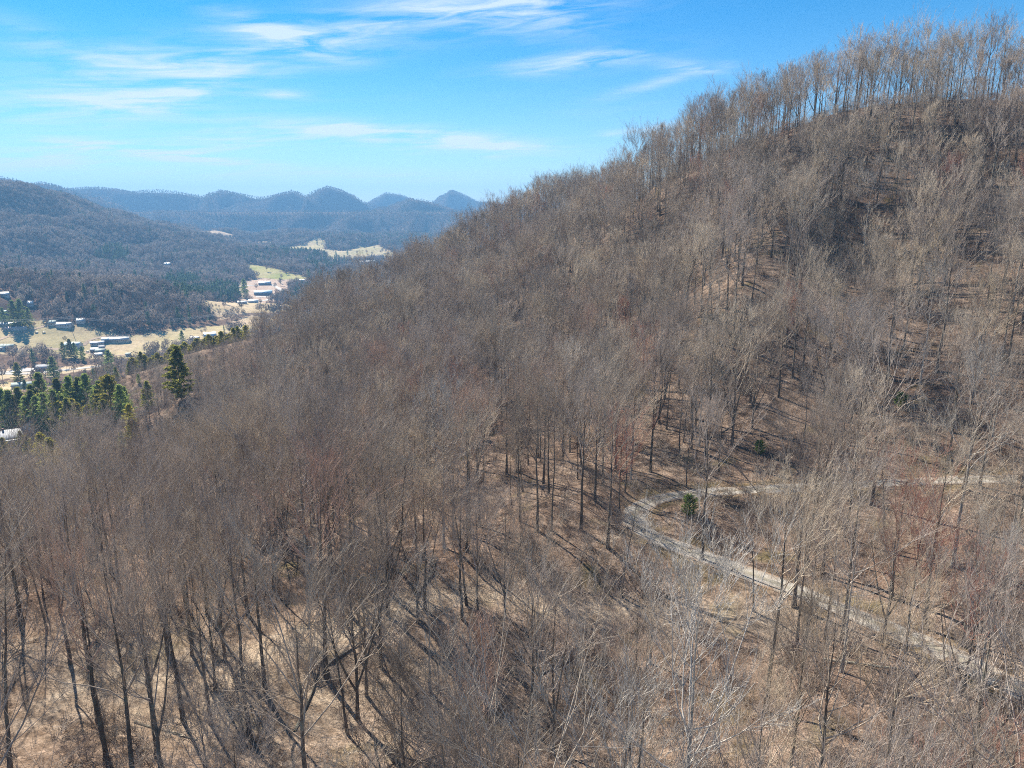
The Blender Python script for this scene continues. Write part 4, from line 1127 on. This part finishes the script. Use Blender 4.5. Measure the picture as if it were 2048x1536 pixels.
def house(name, lab, cat, u, v, wpx, dep, wh, roof, rot, wm, rm, nwin=4, chimney=False, group='buildings on the valley floor', doors=1, porch=False):
    p = at_h(u, v, 464) if v > 870 else hit(u, v, land, 60, 5000, 1.0)
    p[2] = float(land(p[0], p[1])); w = wpx * math.hypot(p[0], p[1]) / FPX
    az = math.atan2(p[0], p[1])
    o = thing(name, lab, cat, tuple(p), R(rot) - az * .5, group)
    hw, hd = w / 2, dep / 2
    rise = {'gable': dep * .33, 'hip': dep * .26, 'shed': .9}[roof]
    # walls, with gable triangles
    V = [(-hw, -hd, -2.5), (hw, -hd, -2.5), (hw, hd, -2.5), (-hw, hd, -2.5), (-hw, -hd, wh), (hw, -hd, wh), (hw, hd, wh), (-hw, hd, wh)]
    F4 = [[0, 1, 5, 4], [1, 2, 6, 5], [2, 3, 7, 6], [3, 0, 4, 7]]; F3 = []
    if roof == 'gable':
        V += [(-hw, 0, wh + rise), (hw, 0, wh + rise)]; F3 = [[4, 8, 7], [5, 6, 9]]
    fl = [np.array(F4)] + ([np.array(F3)] if F3 else [])
    link('wall', mesh_np('wall', V, fl, [wm]), o)
    e = .5; t = .18
    def slab(P):
        P = np.array(P, float); n = len(P); V = np.vstack([P, P + [0, 0, t]])
        F = [np.array([list(range(n))[::-1]]), np.array([[n + i for i in range(n)]])]
        S4 = np.array([[i, (i + 1) % n, n + (i + 1) % n, n + i] for i in range(n)])
        return V, F, S4
    planes = []
    zl = wh - e * rise / hd
    if roof == 'gable':
        planes = [[(-hw - e, -hd - e, zl), (hw + e, -hd - e, zl), (hw + e, 0, wh + rise), (-hw - e, 0, wh + rise)],
                  [(hw + e, hd + e, zl), (-hw - e, hd + e, zl), (-hw - e, 0, wh + rise), (hw + e, 0, wh + rise)]]
    elif roof == 'hip':
        k = max(.5, hw - hd)
        planes = [[(-hw - e, -hd - e, zl), (hw + e, -hd - e, zl), (k, 0, wh + rise), (-k, 0, wh + rise)], [(hw + e, hd + e, zl), (-hw - e, hd + e, zl), (-k, 0, wh + rise), (k, 0, wh + rise)],
                  [(hw + e, -hd - e, zl), (hw + e, hd + e, zl), (k, 0, wh + rise)], [(-hw - e, hd + e, zl), (-hw - e, -hd - e, zl), (-k, 0, wh + rise)]]
    else:
        planes = [[(-hw - e, -hd - e, wh), (hw + e, -hd - e, wh), (hw + e, hd + e, wh + rise), (-hw - e, hd + e, wh + rise)]]
    V = []; F = []; o_ = 0
    for P in planes:
        v_, f_, s_ = slab(P); V.append(v_); F += [a + o_ for a in f_] + [s_ + o_]; o_ += len(v_)
    ro = link('roof', mesh_np('roof', np.vstack(V), F, [rm]), o)
    if chimney: boxes('chimney', [(-hw * .4 - .45, -hw * .4 + .45, .3, 1.2, wh, wh + rise + 1.0)], M_BRICK, ro)
    xs = np.linspace(-hw, hw, nwin + doors + 2)[1:-1]
    for i, x in enumerate(xs):
        if doors and i == len(xs) // 2:
            boxes('door', [(x - .5, x + .5, -hd - .05, -hd + .02, .0, 2.05)], M_DOOR, o); continue
        f = boxes('window', [(x - .75, x + .75, -hd - .06, -hd + .02, .9, 2.15)], M_TRIM, o)
        boxes('pane', [(x - .63, x + .63, -hd - .09, -hd - .062, 1.0, 2.05)], M_GLASS, f)
    for sx in (-1, 1):
        f = boxes('window', [(sx * (hw + .06) - (.0 if sx > 0 else -.0) - .04, sx * (hw + .06) + .04, -.7, .7, .9, 2.15)], M_TRIM, o)
    if porch:
        boxes('porch', [(-hw * .6, hw * .6, -hd - 2.4, -hd - .1, -1.5, .15)] + [(x - .08, x + .08, -hd - 2.3, -hd - 2.14, .15, wh - .6) for x in np.linspace(-hw * .55, hw * .55, 4)] + [(-hw * .62, hw * .62, -hd - 2.5, -hd - .62, wh - .6, wh - .45)], M_TRIM, o)
    return o
house('house', 'white sided house with a grey hip roof behind yellow green pines at the left', 'house', 27, 880, 62, 13, 4.6, 'hip', 12, M_WHITE, M_RGREY, 6, True, None, porch=True)
house('house', 'small grey roofed wing right of the grey hip roofed house', 'house', 74, 879, 24, 10, 4.0, 'gable', 70, M_WHITE, M_RGREY, 2, False, None)
H = [('barn', 'long grey green farm shed on the tan field at the left', 'shed', 45, 776, 28, 9, 3.2, 'gable', 4, M_CREAM, M_RGREEN, 3, 0),
     ('house', 'teal roofed house at the left edge below the dark pines', 'house', 4, 630, 16, 9, 3.5, 'gable', -15, M_BLUE, M_RTEAL, 3, 0),
     ('mobile_home', 'long pale mobile home at the left edge under the power lines', 'mobile home', 16, 652, 36, 6, 2.8, 'gable', -6, M_CREAM, M_RPALE, 5, 0),
     ('mobile_home', 'long mobile home with faded pink roof below the pale one', 'mobile home', 31, 660, 33, 6, 2.8, 'gable', -5, M_WHITE, M_RPINK, 5, 0),
     ('house', 'house with grey green gable roof at the left above the lower lane', 'house', 17, 698, 21, 10, 3.4, 'gable', -18, M_CREAM, M_RGREEN, 4, 0),
     ('house', 'white shed roofed garage left of the grey green roofed house', 'garage', 3, 700, 12, 8, 3, 'shed', 0, M_WHITE, M_RPALE, 1, 0),
     ('house', 'grey roofed house at the upper end of the hill lane', 'house', 130, 653, 24, 9, 3.0, 'gable', -14, M_WHITE, M_RPALE, 4, 0),
     ('house', 'small pale house left of the upper end of the hill lane', 'house', 106, 649, 11, 8, 3.0, 'gable', -10, M_CREAM, M_RGREEN, 2, 0),
     ('house', 'small white house against the wood right of the hill lane', 'house', 163, 645, 13, 8, 3.0, 'gable', -6, M_WHITE, M_RPALE, 2, 0),
     ('barn', 'long building with pale blue metal roof behind pines', 'building', 147, 695, 26, 11, 3.6, 'gable', -16, M_WHITE, M_RBLUE, 5, 0),
     ('mobile_home', 'white mobile home with dark end beside the farm lane', 'mobile home', 195, 690, 21, 6, 2.9, 'gable', 12, M_WHITE, M_RPALE, 4, 0),
     ('house', 'small blue grey house at the left end of the long row building', 'house', 212, 684, 13, 8, 3.2, 'gable', 20, M_BLUE, M_RBLUE, 2, 0),
     ('barn', 'long low grey row building in the middle of the valley', 'building', 238, 683, 36, 9, 3.2, 'gable', -8, M_CREAM, M_RPALE, 8, 0),
     ('house', 'dark boarded little house in the cluster by the lower lane', 'house', 203, 699, 9, 7, 3.0, 'gable', 30, M_DARKW, M_RGREY, 1, 0),
     ('house', 'white roofed house left in the cluster by the lower lane', 'house', 190, 704, 12, 8, 3.0, 'gable', 0, M_DARKW, M_RPALE, 2, 0),
     ('house', 'teal roofed house right in the cluster by the lower lane', 'house', 202, 706, 15, 8, 3.0, 'gable', -10, M_BLUE, M_RGREEN, 3, 0),
     ('shed', 'dark shed with bright white roof in front of the cluster', 'shed', 198, 713, 11, 6, 2.8, 'gable', 4, M_DARKW, M_TRIM, 2, 0),
     ('shed', 'small pale green shed right of the cluster at the lane end', 'shed', 257, 712, 8, 6, 2.6, 'shed', 0, M_WHITE, M_RGREEN, 1, 0),
     ('shed', 'white shed beside the dark spruce near the crest', 'shed', 390, 681, 14, 8, 3.0, 'gable', -6, M_WHITE, M_TRIM, 2, 0),
     ('barn', 'slate blue barn with white gable roof in the meadow', 'barn', 420, 676, 20, 12, 4.2, 'gable', 22, M_BLUE, M_TRIM, 2, 0),
     ('barn', 'dark long market building beside the pale valley road', 'building', 92, 740, 26, 10, 3.4, 'gable', 0, M_DARKW, M_RGREY, 6, 0),
     ('barn', 'white long roofed hall at the top of the construction ground', 'building', 530, 570, 21, 14, 5, 'gable', -4, M_BLUE, M_TRIM, 5, 0),
     ('house', 'large slate house with pale roof in the middle of the construction ground', 'house', 527, 590, 32, 17, 5, 'gable', 6, M_BLUE, M_RBLUE, 7, 0),
     ('shed', 'white roofed shed at the bottom of the construction ground', 'shed', 507, 606, 17, 10, 3.4, 'gable', 0, M_WHITE, M_RPALE, 3, 0),
     ('shed', 'low grey shed left of the white roofed one below the construction ground', 'shed', 485, 608, 16, 8, 3, 'gable', 0, M_CREAM, M_RPALE, 3, 0),
     ('barn', 'small white roofed barn below the green hill pasture', 'barn', 605, 564, 11, 9, 4, 'gable', 0, M_DARKW, M_TRIM, 2, 0),
     ('house', 'white house in a clearing above the evergreen plantation', 'house', 335, 531, 10, 11, 4, 'gable', 0, M_WHITE, M_TRIM, 2, 0),
     ('house', 'white house among trees above the large dark pine', 'house', 62, 611, 8, 9, 3.5, 'gable', 0, M_WHITE, M_TRIM, 2, 0),
     ('house', 'white house at the left edge of the lower wooded spur', 'house', 11, 593, 11, 9, 3.5, 'gable', 0, M_WHITE, M_TRIM, 2, 0),
     ('barn', 'long grey farm building at the foot of the far tan fields', 'barn', 735, 527, 28, 16, 4.5, 'gable', 0, M_CREAM, M_RPALE, 6, 0),
     ('barn', 'dark farm building right of the long grey one by the far fields', 'barn', 762, 523, 15, 14, 4.5, 'gable', 10, M_DARKW, M_RGREY, 3, 0)]
for (nm, lab, cat, u, v, w, dep, wh, roof, rot, wm, rm, nw, ch) in H:
    house(nm, lab, cat, u, v, w, dep, wh, roof, rot, wm, rm, nw, bool(ch))

# ------------------------------------------------------------------ cars, poles and lines
def build_cars():
    cols = {'white': (.75, .75, .75), 'black': (.02, .02, .022), 'silver': (.45, .46, .48), 'dark red': (.22, .03, .03), 'blue': (.05, .10, .25)}
    mats = {k: mat_plain(k.replace(' ', '_') + '_car_paint', c, .3, .5, .05) for k, c in cols.items()}
    tyre = mat_plain('tyre_rubber', (.03, .03, .03), .9, .1)
    prof = [(-2.2, .45), (-2.2, .85), (-1.5, .95), (-.8, 1.42), (.9, 1.45), (1.6, .98), (2.2, .85), (2.2, .45)]
    def body(c):
        n = len(prof); V = [(x, y, z) for y in (-.88, .88) for x, z in prof]
        F = [np.array([[i, i + 1, n + i + 1, n + i] for i in range(n - 1)] + [[n - 1, 0, n, 2 * n - 1]]), np.array([list(range(n))[::-1], [n + i for i in range(n)]])]
        return mesh_np('body', V, F, [mats[c]])
    wv, wf = prisms(np.array([[[0, -.1, 0], [0, .1, 0]]], float), np.full((1, 2), .33), 10)
    wheel = mesh_np('wheel', np.concatenate([wv]), [wf, np.array([list(range(10)), list(range(19, 9, -1))])], [tyre])
    P = [(74, 669, 'white', 'white car parked at the bend of the hill lane'), (88, 667, 'silver', 'silver car right of the white one on the hill lane'),
         (176, 706, 'white', 'white van sized car left of the house cluster'), (82, 741, 'black', 'black car in front of the dark market building'),
         (97, 741.5, 'silver', 'silver car in front of the dark market building'), (66, 746, 'dark red', 'dark red car on the pale valley road'),
         (40, 744, 'white', 'white car at the left of the pale valley road'), (120, 742, 'blue', 'blue car on the valley road past the market building'),
         (548, 592, 'black', 'black car on the white construction track'), (520, 597, 'white', 'white car below the large slate house'),
         (79, 706, 'white', 'white car on the lower lane left of the pines'), (90, 707, 'silver', 'silver car on the lower lane nearest the pines'),
         (158, 700, 'white', 'white car behind the pines on the lower lane')]
    for u, v, c, lab in P:
        p = hit(u, v, valley); p[2] += .45
        o = thing('parked_car', lab, 'car', tuple(p), R(random.uniform(-25, 25)), 'cars parked in the valley')
        b = link('body', body(c), o)
        w = boxes('window', [(-.95, 1.05, -.9, .9, .98, 1.32)], M_GLASS, o)
        for x in (-1.35, 1.35):
            for y in (-.82, .82):
                q = link('wheel', wheel, o); q.location = (x, y, .33)
build_cars()
def build_lines():
    wood = mat_plain('pole_wood', (.22, .17, .13), .9, .1); wire = mat_plain('aluminium_wire', (.55, .55, .55), .9, 0)
    feet = [(-260, 655, 24), (146, 668, 24), (457, 655, 24), (700, 640, 24)]
    tops = []
    for k, (u, v, h) in enumerate(feet):
        p = hit(u, v, valley); lab = ('utility pole left of the mobile homes beyond the picture edge', 'tall utility pole at the upper end of the hill lane', 'utility pole at the right tip of the lower wood', 'utility pole behind the spur')[k]
        d = None
        o = thing('utility_pole', lab, 'utility pole', tuple(p), R(14), 'utility poles of the valley line')
        V, F = prisms(np.array([[[0, 0, -1.5], [0, 0, h / 2], [0, 0, h]]], float), np.array([[.3, .25, .18]]), 7)
        link('pole', mesh_np('pole', V, [F], [wood], True), o)
        for z in (h - 1.0, h - 3.0): boxes('crossarm', [(-.1, .1, -2.6, 2.6, z - .1, z + .1)], wood, o)
        c, s = cos(R(14)), sin(R(14))
        tops.append([np.array([p[0] - s * y, p[1] + c * y, p[2] + z]) for z in (h - .85, h - 2.85) for y in (-2.4, 2.4)])
    for k in range(4):
        C = []
        for a, b in zip(tops[:-1], tops[1:]):
            t = np.linspace(0, 1, 20)[:, None]; q = a[k] * (1 - t) + b[k] * t; q[:, 2] -= 4 * 9 * (t * (1 - t))[:, 0]
            C.append(q)
        q = np.concatenate(C); V, F = prisms(q[None], np.full((1, len(q)), .08), 4)
        o = link('power_line', mesh_np('power_line', V, [F], [wire]))
        o['label'] = ('upper near', 'upper far', 'lower near', 'lower far')[k] + ' wire strung between the valley utility poles'; o['category'] = 'power line'; o['group'] = 'wires of the valley line'
build_lines()

# ------------------------------------------------------------------ far woods
def build_far_woods():
    g = np.random.default_rng(9)
    ms = []
    for i in range(6):
        T, C = far_tree(400 + i, (19, 21, 17, 20, 18, 20)[i], (5.5, 6.2, 5, 6, 5.5, 6)[i], 90, 1.7)
        ms.append(proto_mesh('wood_shape', [(T, 0), (C, 1)], [M_BARK, M_FARTWIG if i < 3 else M_FARDARK]))
    for i in range(3):
        T, C = conifer(500 + i, (20, 18, 22)[i], .3, .12, (3.6, 4.0, 3.4)[i], 10, 5, 1.3, -.05, .7, 3)
        ms.append(proto_mesh('wood_shape', [(T, 0), (C, 1)], [M_BARK, M_FARP]))
    x, y = jitter(-3300, 1000, 420, 4300, 9.5, g)
    f, _, _ = field_at(x, y)
    z = valley(x, y)
    settled = (y < 1350) & (g.uniform(0, 1, len(x)) < np.where(fbm(x / 45, y / 45, 35, 2) > .2, .34, .03))
    ok = ((f < -4 + 10 * fbm(x / 25, y / 25, 31, 2)) | settled | (g.uniform(0, 1, len(x)) < .012)) & (z > near(x, y) - 1)
    u, v, fw = project(np.column_stack([x, y, z + 10]))
    ok &= (u > -1300) & (u < 1150) & (v > 200) & (v < 1400)
    low = z < -158                                       # open floor of the valley: few trees
    ok &= ~(low & (g.uniform(0, 1, len(x)) > .42) & (y < 1300))
    for (pu, pv, top, kind, *_r) in PINES:
        if top > 0: ok &= sight_clear(x, y, pine_spot(pu, pv), 5, 60)
    for (nm, lab, cat, hu, hv, w, dep, *_r) in H:
        for k_ in (-.4, 0, .4): ok &= sight_clear(x, y, hit(hu + k_ * w, hv, valley), 9, 55)
    x, y, z, u, v = x[ok], y[ok], z[ok], u[ok], v[ok]; n = len(x)
    k = g.integers(0, 3, n) + 3 * (g.uniform(0, 1, n) < np.clip(.42 + 1.1 * fbm(x / 75, y / 75, 52, 3), .05, .95))
    ever = .035 + .05 * (fbm(x / 150, y / 150, 12, 2) > .35)
    for (cu, cv, ru, rv, p) in ((225, 508, 36, 16, .8), (365, 562, 40, 10, .9), (450, 580, 40, 15, .9), (380, 582, 60, 8, .85), (650, 520, 40, 18, .5), (600, 498, 40, 8, .6), (640, 590, 60, 25, .35), (160, 535, 30, 8, .35),
                               (30, 610, 35, 22, .45), (400, 640, 60, 20, .25), (720, 480, 130, 14, .2), (520, 510, 60, 14, .3), (840, 480, 90, 16, .25)):
        ever = np.maximum(ever, p * (((u - cu) / ru) ** 2 + ((v - cv) / rv) ** 2 < 1))
    e = g.uniform(0, 1, n) < ever
    k = np.where(e, 6 + g.integers(0, 3, n), k)
    fl = settled[ok]; scatter('valley_woods', np.column_stack([x, y, z]), k, g.uniform(.7, 1.15, n) * np.where(fl, g.uniform(.25, .75, n), 1), g.uniform(0, 6.28, n), ms)
    x, y = jitter(-5200, 2000, 3400, 6900, 12.5, g)
    z = mountains(x, y); zv = np.where(y < 4590, valley(x, y), -300)
    u, v, fw = project(np.column_stack([x, y, z + 10]))
    ok = (z > zv) & (z > -185) & (u > -900) & (u < 1250) & (v < 480)
    for X, Z, D, sl, seed in RG:                         # back of each ridge is out of sight
        ok &= ~((y > D + 140) & (y < D + 600) & (z < np.interp(x, X, Z) - 60))
    x, y, z = x[ok], y[ok], z[ok]; n = len(x)
    k = np.where(g.uniform(0, 1, n) < .12 + .2 * (fbm(x / 300, y / 300, 14, 2) > .3), 6 + g.integers(0, 3, n), g.integers(0, 3, n) + 3 * (g.uniform(0, 1, n) < np.clip(.45 + 1.3 * fbm(x / 160, y / 160, 53, 3), .05, .95)))
    scatter('mountain_woods', np.column_stack([x, y, z]), k, g.uniform(.55, .85, n), g.uniform(0, 6.28, n), ms)
    print('far trees', n)
build_far_woods()

# ------------------------------------------------------------------ haze
def build_haze():
    x0, x1, y0, y1, z0, z1 = -7500, 7500, -900, 8900, -241, 330
    V = [(x, y, z) for z in (z0, z1) for y in (y0, y1) for x in (x0, x1)]
    F = np.array([[0, 2, 3, 1], [4, 5, 7, 6], [0, 1, 5, 4], [2, 6, 7, 3], [0, 4, 6, 2], [1, 3, 7, 5]])
    t = NT('thin_haze')
    pv = t.n('ShaderNodeVolumePrincipled'); pv.inputs['Color'].default_value = (.27, .59, 1.0, 1)
    pv.inputs['Density'].default_value = .000138; pv.inputs['Anisotropy'].default_value = 0.0
    t.l(pv.outputs[0], t.out.inputs['Volume'])
    me = mesh_np('haze', V, [F], [t.m]); link('haze', me, kind='stuff')
build_haze()
